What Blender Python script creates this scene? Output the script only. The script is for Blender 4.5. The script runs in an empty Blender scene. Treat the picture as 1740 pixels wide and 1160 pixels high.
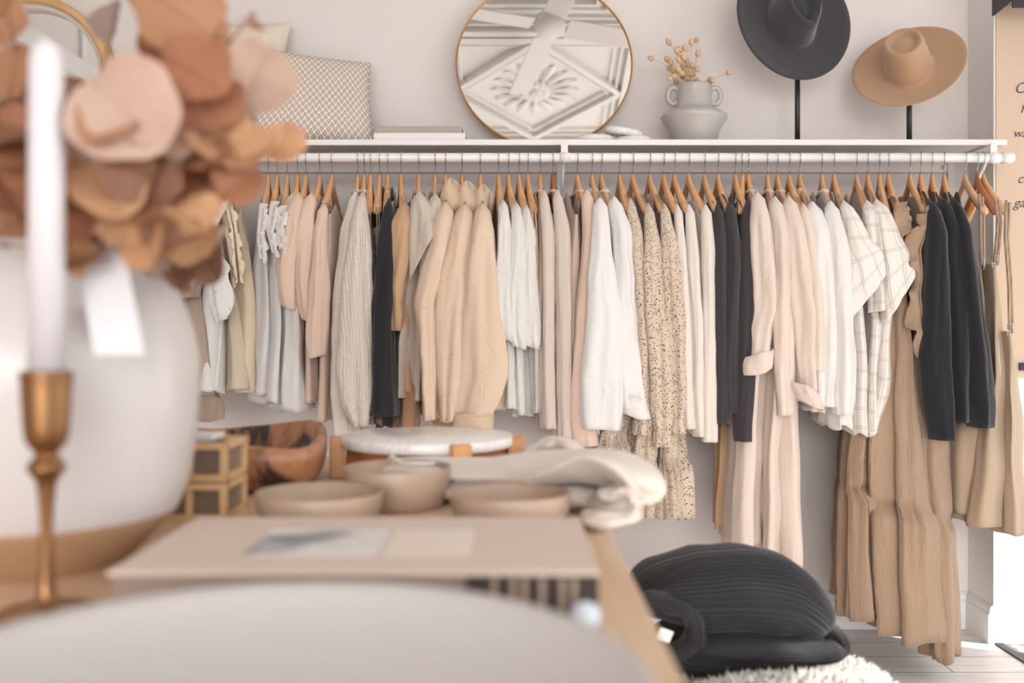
import bpy, math, random
from mathutils import Vector, Matrix, noise, Euler
PI = math.pi
C = bpy.context.scene.collection
F = 1692.0; CX = 870.0; HY = 565.0; CZ = 1.038
RY = 3.17                       # distance of the clothes rod
def X(px, d): return (px - CX) / F * d
def Z(py, d): return CZ + (HY - py) / F * d
def P(px, py, d): return Vector((X(px, d), d, Z(py, d)))
def lerp(a, b, t): return a + (b - a) * t
def clamp(x, a=0., b=1.): return max(a, min(b, x))
def smooth(t): t = clamp(t); return t * t * (3 - 2 * t)

# ---------------------------------------------------------------- mesh helpers
class MB:
    def __init__(s): s.v = []; s.f = []; s.uv = []
    def add(s, vs, fs, uv=None):
        n = len(s.v); s.v += [Vector(v) for v in vs]; s.f += [tuple(i + n for i in f) for f in fs]
        s.uv += uv if uv else [(v[0], v[2]) for v in vs]
    def box(s, a, b, M=None):
        x0, y0, z0 = a; x1, y1, z1 = b
        vs = [(x0,y0,z0),(x1,y0,z0),(x1,y1,z0),(x0,y1,z0),(x0,y0,z1),(x1,y0,z1),(x1,y1,z1),(x0,y1,z1)]
        if M: vs = [M @ Vector(v) for v in vs]
        s.add(vs, [(3,2,1,0),(4,5,6,7),(0,1,5,4),(1,2,6,5),(2,3,7,6),(3,0,4,7)])
        return s
    def grid(s, rows, closed=True, cap0=False, cap1=False, uv=None):
        n = len(rows[0]); m = len(rows); vs = [v for r in rows for v in r]; fs = []
        for j in range(m - 1):
            for i in range(n if closed else n - 1):
                k = (i + 1) % n
                fs.append((j*n+i, (j+1)*n+i, (j+1)*n+k, j*n+k))
        if cap0: fs.append(tuple(range(n)))
        if cap1: fs.append(tuple(range((m-1)*n, m*n))[::-1])
        s.add(vs, fs, uv); return s
    def lathe(s, prof, c=(0,0,0), n=48, cap0=True, cap1=True, sx=1, sy=1):
        rows = [[(c[0]+r*math.cos(2*PI*i/n)*sx, c[1]+r*math.sin(2*PI*i/n)*sy, c[2]+z) for i in range(n)] for r, z in prof]
        return s.grid(rows[::-1], True, cap0, cap1)
    def tube(s, pts, r, n=10, cap=True, ry=None):
        pts = [Vector(p) for p in pts]; rows = []; N = len(pts)
        t0 = (pts[1]-pts[0]).normalized(); up = Vector((0,0,1)) if abs(t0.z) < .9 else Vector((0,1,0))
        a = t0.cross(up).normalized()
        for i, p in enumerate(pts):
            t = (pts[min(i+1,N-1)] - pts[max(i-1,0)]).normalized()
            a = (a - t * a.dot(t)).normalized(); b = t.cross(a)
            rr = r[i] if isinstance(r, (list, tuple)) else r
            q = (ry[i] if isinstance(ry, (list, tuple)) else ry) if ry else rr
            rows.append([p + a*rr*math.cos(2*PI*k/n) + b*q*math.sin(2*PI*k/n) for k in range(n)])
        return s.grid(rows, True, cap, cap)
    def build(s, name, mat, parent=None, smoothf=True, loc=None):
        me = bpy.data.meshes.new(name)
        off = Vector((0,0,0)); q = parent
        while q is not None: off = off + Vector(q.location); q = q.parent
        if loc is not None: off = Vector(loc)
        me.from_pydata([v - off for v in s.v], [], s.f)
        l = me.uv_layers.new(name='UVMap')
        idx = [0] * len(me.loops); me.loops.foreach_get('vertex_index', idx)
        l.data.foreach_set('uv', [c for i in idx for c in s.uv[i]])
        if smoothf: me.polygons.foreach_set('use_smooth', [True] * len(me.polygons))
        me.materials.append(mat); me.update()
        o = bpy.data.objects.new(name, me); C.objects.link(o)
        if parent is not None: o.parent = parent
        else: o.location = off
        return o
EMPT = []
def thing(name, loc, label, cat, group=None):
    o = bpy.data.objects.new(name, None); C.objects.link(o); o.location = loc; o.empty_display_size = .05
    o['_o'] = tuple(loc); EMPT.append(o); return tag(o, label, cat, group)
def tag(o, label, cat, group=None, kind=None):
    o['label'] = label; o['category'] = cat
    if group: o['group'] = group
    if kind: o['kind'] = kind
    return o
def struct(o): o['kind'] = 'structure'; return o
def bev(o, w=.003, seg=2):
    m = o.modifiers.new('bevel', 'BEVEL'); m.width = w; m.segments = seg; m.limit_method = 'ANGLE'
    return o
def solid(o, t=.002):
    m = o.modifiers.new('solid', 'SOLIDIFY'); m.thickness = t; m.offset = 0; return o

# ---------------------------------------------------------------- materials
def sr(c):
    return tuple(((x/255.)/12.92 if x <= 10 else (((x/255.)+.055)/1.055)**2.4) for x in c) + (1,)
def newmat(name, col, rough=.6, metal=0, spec=.5, sheen=0):
    m = bpy.data.materials.new(name); m.use_nodes = True
    b = m.node_tree.nodes['Principled BSDF']
    b.inputs['Base Color'].default_value = sr(col); b.inputs['Roughness'].default_value = rough
    b.inputs['Metallic'].default_value = metal; b.inputs['Specular IOR Level'].default_value = spec
    b.inputs['Sheen Weight'].default_value = sheen
    return m, m.node_tree.nodes, m.node_tree.links, b
def nd(ns, t, **kw):
    n = ns.new(t)
    for k, v in kw.items():
        if k in n.inputs: n.inputs[k].default_value = v
        else: setattr(n, k, v)
    return n
def mapping(ns, ls, src='Object', scale=(1,1,1), rot=(0,0,0)):
    tc = nd(ns, 'ShaderNodeTexCoord'); mp = nd(ns, 'ShaderNodeMapping')
    mp.inputs['Scale'].default_value = scale; mp.inputs['Rotation'].default_value = rot
    ls.new(tc.outputs[src], mp.inputs['Vector']); return mp.outputs['Vector']
def bump(ns, ls, b, h, strength=.3, dist=.004):
    bp = nd(ns, 'ShaderNodeBump', Strength=strength, Distance=dist); ls.new(h, bp.inputs['Height'])
    old = b.inputs['Normal'].links
    if old: ls.new(old[0].from_socket, bp.inputs['Normal'])
    ls.new(bp.outputs['Normal'], b.inputs['Normal'])
def mix(ns, ls, fac, c1, c2, b=None):
    m = nd(ns, 'ShaderNodeMix', data_type='RGBA'); ls.new(fac, m.inputs[0])
    for i, c in ((6, c1), (7, c2)):
        if isinstance(c, tuple): m.inputs[i].default_value = sr(c)
        else: ls.new(c, m.inputs[i])
    if b: ls.new(m.outputs[2], b.inputs['Base Color'])
    return m.outputs[2]
def math_(ns, ls, op, a, b=None):
    m = nd(ns, 'ShaderNodeMath', operation=op)
    for i, x in enumerate((a, b)):
        if x is None: continue
        if isinstance(x, (int, float)): m.inputs[i].default_value = x
        else: ls.new(x, m.inputs[i])
    return m.outputs[0]
def ramp(ns, ls, fac, stops):
    r = nd(ns, 'ShaderNodeValToRGB'); e = r.color_ramp.elements
    while len(e) < len(stops): e.new(.5)
    for el, (p, c) in zip(e, stops): el.position = p; el.color = sr(c)
    ls.new(fac, r.inputs[0]); return r.outputs[0]
def plain(name, col, rough=.6, metal=0, spec=.5, nscale=0, nstr=.2, var=0):
    m, ns, ls, b = newmat(name, col, rough, metal, spec)
    if nscale or var:
        v = mapping(ns, ls); n = nd(ns, 'ShaderNodeTexNoise', Scale=nscale or 6., Detail=5.); ls.new(v, n.inputs['Vector'])
        if nscale: bump(ns, ls, b, n.outputs[0], nstr, .003)
        if var:
            n2 = nd(ns, 'ShaderNodeTexNoise', Scale=3.5, Detail=4.); ls.new(v, n2.inputs['Vector'])
            mix(ns, ls, ramp(ns, ls, n2.outputs[0], [(.35,(0,0,0)),(.65,(255,255,255))]), tuple(max(0,c-var) for c in col), tuple(min(255,c+var) for c in col), b)
    return m
def wood(name, c1, c2, scale=(8,1,8), rough=.45, knots=False):
    m, ns, ls, b = newmat(name, c1, rough)
    v = mapping(ns, ls, 'Object', scale)
    n = nd(ns, 'ShaderNodeTexNoise', Scale=2.2, Detail=6., Distortion=1.2); ls.new(v, n.inputs['Vector'])
    r = ramp(ns, ls, n.outputs[0], [(.3, c1), (.5, tuple((a+b_)//2 for a, b_ in zip(c1, c2))), (.7, c2)])
    ls.new(r, b.inputs['Base Color']); bump(ns, ls, b, n.outputs[0], .08, .002)
    return m
def fabric(name, col, kind='plain', col2=None):
    if min(col) > 150: col = tuple(int(c*.945) for c in col)
    m, ns, ls, b = newmat(name, col, .92, 0, .12, .25)
    v = mapping(ns, ls, 'Object'); uv = mapping(ns, ls, 'UV')
    w = nd(ns, 'ShaderNodeTexNoise', Scale=9., Detail=4.); w.inputs['Distortion'].default_value = .6
    vs = mapping(ns, ls, 'Object', (1.6,1.6,.55)) if kind != 'rib' else v
    ls.new(vs, w.inputs['Vector']); bump(ns, ls, b, w.outputs[0], .8 if kind in ('linen','check','gauze') else .5, .014)
    fine = nd(ns, 'ShaderNodeTexNoise', Scale=420., Detail=2.); ls.new(mapping(ns, ls, 'UV', (1,.25,1)), fine.inputs['Vector'])
    bump(ns, ls, b, fine.outputs[0], .25, .001)
    dark = tuple(int(c*.93) for c in col)
    mix(ns, ls, fine.outputs[0], dark, tuple(min(255,int(c*1.03)) for c in col), b)
    sep = nd(ns, 'ShaderNodeSeparateXYZ'); ls.new(uv, sep.inputs[0])
    if kind in ('rib', 'cord', 'knit'):
        per = {'rib': .007, 'cord': .0035, 'knit': .010}[kind]
        s = math_(ns, ls, 'SINE', math_(ns, ls, 'MULTIPLY', sep.outputs[0], 2*PI/per))
        if kind == 'knit':
            s2 = math_(ns, ls, 'SINE', math_(ns, ls, 'ADD', math_(ns, ls, 'MULTIPLY', sep.outputs[1], 2*PI/.007), math_(ns, ls, 'MULTIPLY', s, 1.5)))
            s = math_(ns, ls, 'ADD', s, math_(ns, ls, 'MULTIPLY', s2, .7))
        bump(ns, ls, b, s, .5, .0022)
        if kind == 'rib' and col2 is None: mix(ns, ls, math_(ns, ls, 'MULTIPLY_ADD', s, .5), tuple(int(c*.86) for c in col), col, b)
    if kind == 'gauze':
        g = nd(ns, 'ShaderNodeTexNoise', Scale=60., Detail=3., Distortion=.8); ls.new(mapping(ns, ls, 'UV', (2.2,.35,1)), g.inputs['Vector'])
        bump(ns, ls, b, g.outputs[0], .9, .005)
    if kind == 'quilt':
        br = nd(ns, 'ShaderNodeTexBrick', Scale=1.0); br.offset = .37
        br.inputs['Mortar Size'].default_value = .004; br.inputs['Mortar Smooth'].default_value = 1.
        br.inputs['Brick Width'].default_value = .17; br.inputs['Row Height'].default_value = .11
        ls.new(mapping(ns, ls, 'UV', (1,1,1), (0,0,.35)), br.inputs['Vector'])
        bump(ns, ls, b, math_(ns, ls, 'SUBTRACT', 1., br.outputs['Fac']), .45, .002)
    if kind == 'speckle':
        vo = nd(ns, 'ShaderNodeTexVoronoi', Scale=200.); vo.feature = 'F1'; ls.new(mapping(ns, ls, 'UV', (1,.75,1)), vo.inputs['Vector'])
        nn = nd(ns, 'ShaderNodeTexNoise', Scale=210., Detail=1.); ls.new(uv, nn.inputs['Vector'])
        f = math_(ns, ls, 'LESS_THAN', math_(ns, ls, 'ADD', vo.outputs[0], math_(ns, ls, 'MULTIPLY', nn.outputs[0], .30)), .46)
        mix(ns, ls, f, col, col2, b)
    if kind == 'check':
        def line(o, per, wd, ph=0.):
            fr = math_(ns, ls, 'FRACT', math_(ns, ls, 'ADD', math_(ns, ls, 'DIVIDE', o, per), ph))
            return math_(ns, ls, 'LESS_THAN', fr, wd)
        l = line(sep.outputs[0], .052, .032)
        for a in (line(sep.outputs[0], .052, .032, .1), line(sep.outputs[1], .056, .03), line(sep.outputs[1], .056, .03, .1)):
            l = math_(ns, ls, 'MAXIMUM', l, a)
        mix(ns, ls, math_(ns, ls, 'MULTIPLY', l, .5), col, col2, b)
    if kind == 'eyelet':
        vo = nd(ns, 'ShaderNodeTexVoronoi', Scale=48.); vo.inputs['Randomness'].default_value = .5; ls.new(uv, vo.inputs['Vector'])
        f = math_(ns, ls, 'LESS_THAN', vo.outputs[0], .13); mix(ns, ls, f, col, col2, b)
    return m

WHITE = (226,221,217)
M = dict(
 wall=plain('wall_paint', (229,221,217), .85, nscale=60, nstr=.04),
 wallw=plain('white_trim_paint', (232,230,228), .6),
 ceil=plain('ceiling_paint', (244,242,239), .8),
 shelf=plain('shelf_white', (232,226,224), .45),
 rod=plain('rod_white', (238,234,235), .3),
 steel=plain('polished_steel', (190,188,188), .25, 1),
 hang=wood('hanger_wood', (236,186,134), (222,166,114), (4,4,4), .4),
 hangd=wood('hanger_wood_dark', (188,120,76), (166,100,62), (4,4,4), .4),
 hangp=wood('hanger_wood_pale', (226,190,152), (212,172,130), (4,4,4), .45),
 black=plain('black_metal', (38,37,40), .45),
 gold=plain('brass_frame', (196,150,90), .32, 1),
 brass=plain('aged_brass', (150,112,78), .38, 1, nscale=25, nstr=.1),
 mirror=plain('mirror_glass', (238,236,234), .005, 1),
 white_linen=fabric('white_linen', (236,232,229), 'linen'),
 white=fabric('white_cotton', (236,230,225), 'plain'),
 ivory=fabric('ivory_cotton', (232,221,210), 'plain'),
 cream=fabric('cream_jersey', (229,212,195), 'plain'),
 creamr=fabric('cream_fine_rib', (240,222,208), 'cord'),
 blush=fabric('blush_jersey', (234,207,188), 'plain'),
 tan=fabric('tan_satin', (198,162,130), 'plain'),
 tank=fabric('tan_knit', (190,145,112), 'knit'),
 beige=fabric('beige_linen', (212,198,184), 'linen'),
 knit=fabric('cream_chunky_knit', (238,224,211), 'knit'),
 quilt=fabric('peach_quilted_cotton', (234,208,184), 'quilt'),
 peach=fabric('peach_cotton', (228,200,172), 'plain'),
 blackc=fabric('black_cotton', (46,45,49), 'plain'),
 blackk=fabric('black_fine_knit', (36,36,40), 'plain'),
 char=fabric('charcoal_jersey', (62,57,60), 'plain'),
 gauze=fabric('white_crinkle_gauze', (238,233,228), 'gauze'),
 speck=fabric('speckled_chiffon', (214,194,174), 'speckle', (88,70,62)),
 check=fabric('white_windowpane_check', (234,226,219), 'check', (112,106,104)),
 jump=fabric('sand_linen', (228,210,196), 'linen'),
 jumpd=fabric('oat_twill', (226,204,184), 'plain'),
 oatd=fabric('camel_twill', (190,156,124), 'plain'),
 brown=fabric('brown_double_gauze', (164,138,116), 'gauze'),
 over=fabric('sand_corduroy', (200,176,150), 'cord'),
 denim=fabric('light_blue_denim', (140,160,182), 'cord'),
 dkdenim=fabric('dark_blue_denim', (62,76,98), 'cord'),
 taupe=fabric('taupe_rib_knit', (190,164,142), 'rib'),
 beiger=fabric('beige_rib_knit', (212,188,172), 'rib'),
 yellow=fabric('pale_yellow_cotton', (242,222,194), 'plain'),
 yellowr=fabric('pale_yellow_rib', (243,224,198), 'cord'),
 eyelet=fabric('white_eyelet', (238,234,230), 'eyelet', (170,160,150)),
 slate=fabric('taupe_satin', (150,132,118), 'plain'),
 blackrib=fabric('black_rib', (30,30,34), 'plain'),
)
exec_seed = random.Random(7)

# ---------------------------------------------------------------- hangers and garments
L = .205; DROP = .125; PW = .86
HZ = Z(268, RY)                                             # height of the rod
NECK = HZ - .070
def arm_z(s): return NECK - DROP * abs(s) ** PW
def hanger(hook, shx, wmat, label, xo=0):
    xh = X(hook, RY); xn = X(shx, RY - L)
    yaw = math.asin(clamp((xn - xh) / L, -.45, .45))
    t = thing('coat_hanger', (xh, RY, HZ), label, 'hanger', 'wooden hangers on the clothes rod')
    ux, uy = math.sin(yaw), -math.cos(yaw); px, py = uy, -ux
    rows = []; n = 33
    for i in range(n):
        s = -1 + 2*i/(n-1); r = abs(s)
        hh = lerp(.0195, .0120, r); th = lerp(.0075, .0130, smooth(r*1.3))
        endk = 1 if r < .93 else math.sqrt(max(.05, 1-((r-.93)/.07)**2 * .95))
        hh *= endk; th *= endk
        curve = .018 * r * r
        c = Vector((xh + ux*s*L*.965, RY + uy*s*L*.965, arm_z(s) - .004))
        top = .008 * math.exp(-(s/.09)**2)
        rows.append([c + Vector((px,py,0))*th*math.cos(2*PI*k/12) + Vector((0,0,1))*((hh+top)*math.sin(2*PI*k/12) if math.sin(2*PI*k/12) > 0 else hh*math.sin(2*PI*k/12)) for k in range(12)])
    MB().grid(rows, True, True, True).build('hanger_arms', wmat, t)
    pts = [(0,-.04)] + [(0,-.030),(.006,-.024)]
    R = .0192
    pts = [(0,-.055),(0,-.034),(.004,-.026)] + [(R*math.cos(a), R*math.sin(a)) for a in [(-50+i*15)*PI/180 for i in range(0, 17)]]
    MB().tube([Vector((xh+ux*a, RY+uy*a, HZ+b)) for a, b in pts], .0016, 8).build('hook', M['steel'], t)
    return xh, xn

def prof_at(prof, z):
    if z >= prof[0][0]: return prof[0][1:]
    for a, b in zip(prof, prof[1:]):
        if z >= b[0]:
            t = (z - a[0]) / (b[0] - a[0] + 1e-9); t = smooth(t)*.5 + t*.5
            return tuple(lerp(p, q, t) for p, q in zip(a[1:], b[1:]))
    return prof[-1][1:]
def wprof(pp, d): return [(Z(y, d), X(x, d), w/2/F*d) for y, x, w in pp]

def body(t, xh, xn, pp, mat, seed, nk=.35, nd_=.02, flat=False, folds=1., flare=1.0, dep=0., name='body', seams=(), kf=3., scal=0.):
    rng = random.Random(seed); dn = RY - L + .012 - dep
    pr = wprof(pp, dn); zt0 = pr[0][0]; zh0 = pr[-1][0]
    NU, NV = (132 if seams else 72), 44; mb = MB(); rows = []; uv = []
    ph = [rng.uniform(0, 6.28) for _ in range(6)]; k1 = kf + rng.random(); k2 = kf*2.1 + rng.random()
    w0 = sum(p[2] for p in pr)/len(pr)
    for j in range(NV + 1):
        v = j / NV; row = []
        for i in range(NU):
            th = 2*PI*i/NU; c, sn = math.cos(th), math.sin(th)
            s = math.copysign(abs(c)**.85, c); q = math.copysign(abs(sn)**.7, sn)
            if flat: zt = zt0 - .006*s
            else:
                a = abs(s); zt = arm_z(max(a, nk)) + .019
                if a < nk: zt -= nd_ * (1 - (a/nk)**2) * (1.0 if sn > 0 else .5)
            if not flat: zt -= .028*smooth((abs(s)-.74)/.26)
            if not flat: zt -= .010*math.exp(-((abs(s)-nk)/.07)**2)
            zh = zh0 + .006*math.sin(3*s*PI+ph[0]) + scal*math.sin(7*th+ph[1])
            z = lerp(zt, zh, v)
            cx, hw = prof_at(pr, z)
            x0 = cx - (1 - s) * (xn - xh)
            vt = smooth(v*5)
            b_ = lerp(min(.018, max(hw,.012)), hw, vt)
            aa = L * lerp(1.0, flare, v) - .004
            amp = min(.020 if folds > 1.45 else .012, hw*.42) * folds * smooth(v*2.2)
            fx = amp*(math.sin(k1*s*PI + ph[2] + v*1.5) + .5*math.sin(k2*s*PI + ph[3] - v))
            rr = 1 + .05*folds*smooth(v*3)*(math.sin(5*th+ph[4]+v) + .5*math.sin(9*th+ph[5]-2*v))
            for (sz, sa) in seams:
                zz = Z(sz, dn); 
                if z < zz: rr *= 1 + .14*(1-math.exp(-(zz-z)/.015)) + .08*math.exp(-(zz-z)/.10); rr *= 1 + .085*math.sin(24*th+ph[1]+.8*math.sin(5*th))*math.exp(-(zz-z)/.12)
                rr *= 1 - 1.6*sa*math.exp(-((z-zz)/.012)**2)
            wr = .004*noise.noise(Vector((th*1.5+seed, z*9, seed*1.7)))
            x = x0 + q*b_*rr*.86 + fx*.8 + wr*q; y = RY - s*(aa + (rr-1)*.13) + dep*-(.5+.5*s) + .006*math.sin(2.5*z*9+ph[0])*smooth(v*2)
            row.append(Vector((x, y, z))); uv.append(((.5-abs(i/NU-.5))*2*(aa*2+hw*2), z - zt0 + seed*.013))
        rows.append(row)
    # hem turned inwards
    cen = sum(rows[-1], Vector())/NU
    for k, up in ((.93, .001), (.86, .03)):
        rows.append([Vector((cen.x + (p.x-cen.x)*k*.9, cen.y + (p.y-cen.y)*(.5+k*.5), p.z + up)) for p in rows[NV]]); uv += uv[-NU:]
    mb.grid(rows, True, uv=uv)
    return mb.build(name, mat, t)

def sleeve(t, xh, xn, pp, mat, seed, slant=0., folds=1., dep=0., far=True, gather=None, name='sleeve', depth=None):
    rng = random.Random(seed*3+1); ds = RY - L - .012 - dep
    ytop = HY - (arm_z(.97) + .014 - CZ)/ds*F
    pp = [(min(pp[0][0], ytop),) + tuple(pp[0][1:])] + list(pp[1:])
    pr = wprof(pp, ds); zt, zb = pr[0][0], pr[-1][0]
    NU, NV = 40, 40; ph = [rng.uniform(0, 6.28) for _ in range(6)]
    rows = []; uv = []
    ln = zt - zb
    for j in range(NV+1):
        v = j/NV; zc = lerp(zt, zb, v); cx, hw = prof_at(pr, zc)
        k = min(1., math.sqrt(v*34+.10)); hd = (depth or clamp(hw*1.15, .020, .045)) * min(1., math.sqrt(v*8+.1))
        row = []
        for i in range(NU):
            th = 2*PI*i/NU; c, sn = math.cos(th), math.sin(th)
            f = folds*smooth(v*3)*(.13*math.sin(3*th+ph[0]+2.2*v) + .08*math.sin(5*th+ph[1]-3*v) + .045*math.sin(9*th+ph[2]+5*v))
            if gather and abs(zc - Z(gather, ds)) < .02: f += .06*math.sin(14*th+ph[3])
            wr = .0045*folds*noise.noise(Vector((c*1.2+seed, zc*13, sn*1.2+seed*.7))) * smooth(v*4)
            x = cx + c*hw*k*(1+f) + wr + .0022*folds*math.sin(v*7+ph[4])*smooth(v*2)
            y = ds + .02*(1-k) + sn*hd*(1+f)
            z = zc + slant*(x-cx)*smooth(v*1.5-.5) + (y-ds)*.5*max(0, 1-v*6) - abs(c)**2*hw*.5*max(0, 1-v*8)
            row.append(Vector((x, y, z))); uv.append(((.5-abs(i/NU-.5))*2*PI*max(hw,.03)*1.1, zc + seed*.017))
        rows.append(row)
    cen = sum(rows[-1], Vector())/NU
    for k, up in ((.94, .0), (.88, .012), (.8, .045)):
        rows.append([Vector((cen.x+(p.x-cen.x)*k, cen.y+(p.y-cen.y)*k, p.z+up)) for p in rows[NV]]); uv += uv[-NU:]
    o = MB().grid(rows, True, cap0=True, uv=uv).build(name, mat, t)
    if far:
        dx = 2*(xn - xh)
        rows2 = [[Vector((p.x - dx, 2*RY - p.y + .0, p.z)) for p in r][::-1] for r in rows]
        MB().grid(rows2, True, cap0=True, uv=uv).build(name, mat, t)
    return o

def neckz(nk, a): return arm_z(nk*(.78+.22*abs(math.cos(a)))) + .006
def collar(t, xh, xn, mat, nk=.42, h=.026, spread=1.1, hood=False):
    k = (xn-xh); rows = []; xw = .0135
    for r, dz, w in [(.9,-.014,1.05), (.92,h*.4,.95), (.92,h*.72,.95), (.98,h*.80,1.12), (1.06,h*.30,1.38), (1.12,-.012,1.55), (1.10,-.014,1.45), (1.02,h*.2,1.2)]:
        rows.append([Vector((xh + k*nk*math.cos(a)*r + xw*w*math.sin(a), RY - nk*L*.82*math.cos(a)*r, neckz(nk, a)+dz-.006*max(0, math.cos(a))*w+.003*math.sin(5*a+k*90))) for a in [2*PI*i/36 for i in range(36)]])
    return MB().grid(rows).build('collar', mat, t)
def hood(t, xh, xn, mat, px, py, w, h, dep=.0):
    d = RY - .10 - dep; rows = []; c = P(px, py, d); W = w/2/F*d; H = h/F*d
    n = 28
    for j in range(n+1):
        v = j/n; a = v*PI
        r = math.sin(a)**.55 if 0 < v < 1 else .05
        rows.append([c + Vector((W*r*math.cos(b)*(1+.12*math.sin(3*b+5*v)), .075*r*math.sin(b), -H*v + .012*math.sin(2*b+v*4))) for b in [2*PI*i/28 for i in range(28)]])
    MB().grid(rows, True, True, True).build('hood', mat, t)
def band(t, xh, xn, mat, nk=.42, h=.014, name='neckband'):
    k = (xn-xh); zb = arm_z(nk) + .019
    pts = []
    for i in range(41):
        a = 2*PI*i/40; ss = nk*math.cos(a)
        dip = (.02 if math.sin(a) > 0 else .01) * (1 - math.cos(a)**2)
        pts.append(Vector((xh + k*ss + .0155*math.sin(a), RY - ss*L*1.0, zb - dip - .008*math.cos(a)**8)))
    MB().tube(pts, h*.30, 8, ry=h*.45).build(name, mat, t)
def cuff(t, y0, y1, x0, x1, w, mat, dep=0, tilt=0., roll=False, name='cuff'):
    ds = RY - L - .014 - dep; rows = []; N = 40
    hw = w/2/F*ds; zt, zb = Z(y0, ds), Z(y1, ds); hd = clamp(hw*1.1, .022, .045)
    if roll:
        rr = (zt-zb)/2
        sect = [(1.+.16*math.cos(b), math.sin(b)) for b in [2*PI*i/14 for i in range(15)]]
    else: sect = [(.98,1.02),(1.05,1.),(1.07,.3),(1.06,-.6),(1.04,-1.),(.96,-1.),(.9,-.6)]
    for r, q in sect:
        row = []
        for i in range(N):
            a = 2*PI*i/N; c, s = math.cos(a), math.sin(a)
            f = 1 + .03*math.sin(4*a+q) + (.03*math.sin(7*a+2*q) if roll else 0)
            xx = hw*r*c*f
            row.append(Vector((lerp(X(x0,ds),X(x1,ds),.5-q/2) + xx, ds + hd*r*s*f, (zt+zb)/2 + q*(zt-zb)/2*(1+.1*math.sin(3*a)) + tilt*xx)))
        rows.append(row)
    return MB().grid(rows).build(name, mat, t)
def ruffle(t, path, w, mat, d0=None, freq=60., amp=.012, name='ruffle', seed=0, side=1):
    """wavy frill hanging off a path of photograph positions"""
    d = d0 or (RY - L - .03); pts = [P(x, y, d) for x, y in path]
    N = 90; M_ = 8; rows = []; uv = []
    seg = [(b-a).length for a, b in zip(pts, pts[1:])]; tot = sum(seg)
    for i in range(N+1):
        q = i/N*tot; k = 0
        while k < len(seg)-1 and q > seg[k]: q -= seg[k]; k += 1
        a, b = pts[k], pts[k+1]; p = a.lerp(b, min(1, q/seg[k])); tg = (b-a).normalized()
        nx = Vector((tg.z, 0, -tg.x)) * side; s = i/N*tot
        row = []
        for m in range(M_+1):
            u = m/M_; wv = amp*u**.7
            row.append(p + nx*w*u*(.85+.25*math.sin(s*freq*.5+seed)) + Vector((0,-1,0))*(wv*math.sin(s*freq+seed)+.006*math.sin(u*PI)) + tg*wv*.7*math.cos(s*freq*1.0+seed+.6) + nx*wv*.35*math.sin(s*freq*1.3+1))
            uv.append((s, u*w))
        rows.append(row)
    o = MB().grid(rows, False, uv=uv).build(name, mat, t); solid(o, .002); return o
def strap(t, path, r, mat, d=None, name='strap', flatk=2.2):
    d = d or RY-L-.01
    return MB().tube([P(x,y,d) for x,y in path], r, 8, ry=r*flatk).build(name, mat, t)

SEED = [0]
def garment(kind, short, cat, label, hook, shx, mat, bd, sl=None, hw='hang', grp=None, nk=.42, nd_=.02, flat=False, folds=1., flare=1., dep=0.,
            slant=0., col=None, cuffs=None, seams=(), gather=None, far=True, kf=3., scal=0., sdepth=None, sdep=None, sfold=1., hmat=None):
    SEED[0] += 1; sd = SEED[0]
    lab = {'hang': 'honey wooden hanger holding the ', 'hangd': 'dark wooden hanger holding the ', 'hangp': 'pale wooden hanger holding the '}[hw] + short
    xh, xn = hanger(hook, shx, M[hw], lab)
    t = thing(kind, (xh, RY, HZ - .06), label, cat, grp)
    m = M[mat]
    body(t, xh, xn, bd, m, sd, nk, nd_, flat, folds, flare, dep, seams=seams, kf=kf, scal=scal)
    if sl: sleeve(t, xh, xn, sl, m, sd, slant, sfold, dep if sdep is None else sdep, far, gather, depth=sdepth)
    if col == 'collar': collar(t, xh, xn, m, nk)
    elif col == 'band': band(t, xh, xn, m, nk)
    if cuffs: cuff(t, *cuffs[:5], m, dep=(dep if sdep is None else sdep), tilt=cuffs[5] if len(cuffs) > 5 else 0, roll=len(cuffs) > 6)
    return t, xh, xn
G = garment
# ---------------------------------------------------------------- the clothes, left to right
LB = 'knit and cotton clothes hanging on the white rod'
G('jeans','light blue jeans','jeans','light blue denim hanging at the far left end of the clothes rod',262,262,'denim',[(442,276,36),(500,284,44),(575,296,44),(640,300,44)],flat=True,nk=.9)
G('jeans','dark blue jeans','jeans','dark blue denim hanging just right of the light blue denim',284,292,'dkdenim',[(442,298,20),(500,306,24),(560,308,22),(640,308,22)],flat=True,nk=.9)
G('t_shirt','beige ribbed top','top','beige fine ribbed knit top with flared short sleeve, right beside the blue denim',302,328,'beiger',[(345,340,18),(500,338,40),(600,348,56),(668,356,66)],[(348,346,22),(420,334,44),(470,324,46),(508,313,46)],dep=.03,slant=.15,nk=.6)
t,xh,xn=G('cardigan','taupe cardigan','cardigan','taupe knit cardigan with deep ribbed hem hanging below the white eyelet blouse',322,340,'taupe',[(345,345,20),(500,345,44),(650,352,60),(668,354,64)],None,nk=.6,dep=-.01)
body(t,xh,xn,[(662,356,62),(690,357,62),(714,357,60)],M['taupe'],90,flat=True,name='ribbed_hem',folds=1.4,dep=0)
t,xh,xn=G('blouse','white eyelet blouse','blouse','white eyelet blouse with tiered ruffled sleeve and scalloped hem',350,360,'eyelet',[(345,360,22),(430,368,48),(540,360,62),(666,356,66)],None,nk=.5,scal=.004,folds=1.3,dep=.035)
ruffle(t,[(350,338),(342,385),(336,420)][::-1]+[(345,340)],.05,M['eyelet'],RY-L-.06,55,.013,seed=1)
ruffle(t,[(352,340),(340,400),(348,440),(360,480),(372,545)],.055,M['eyelet'],RY-L-.085,50,.015,seed=2,side=-1)
ruffle(t,[(350,430),(352,480),(356,520),(366,552)],.04,M['eyelet'],RY-L-.07,60,.012,seed=3,side=-1)
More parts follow.
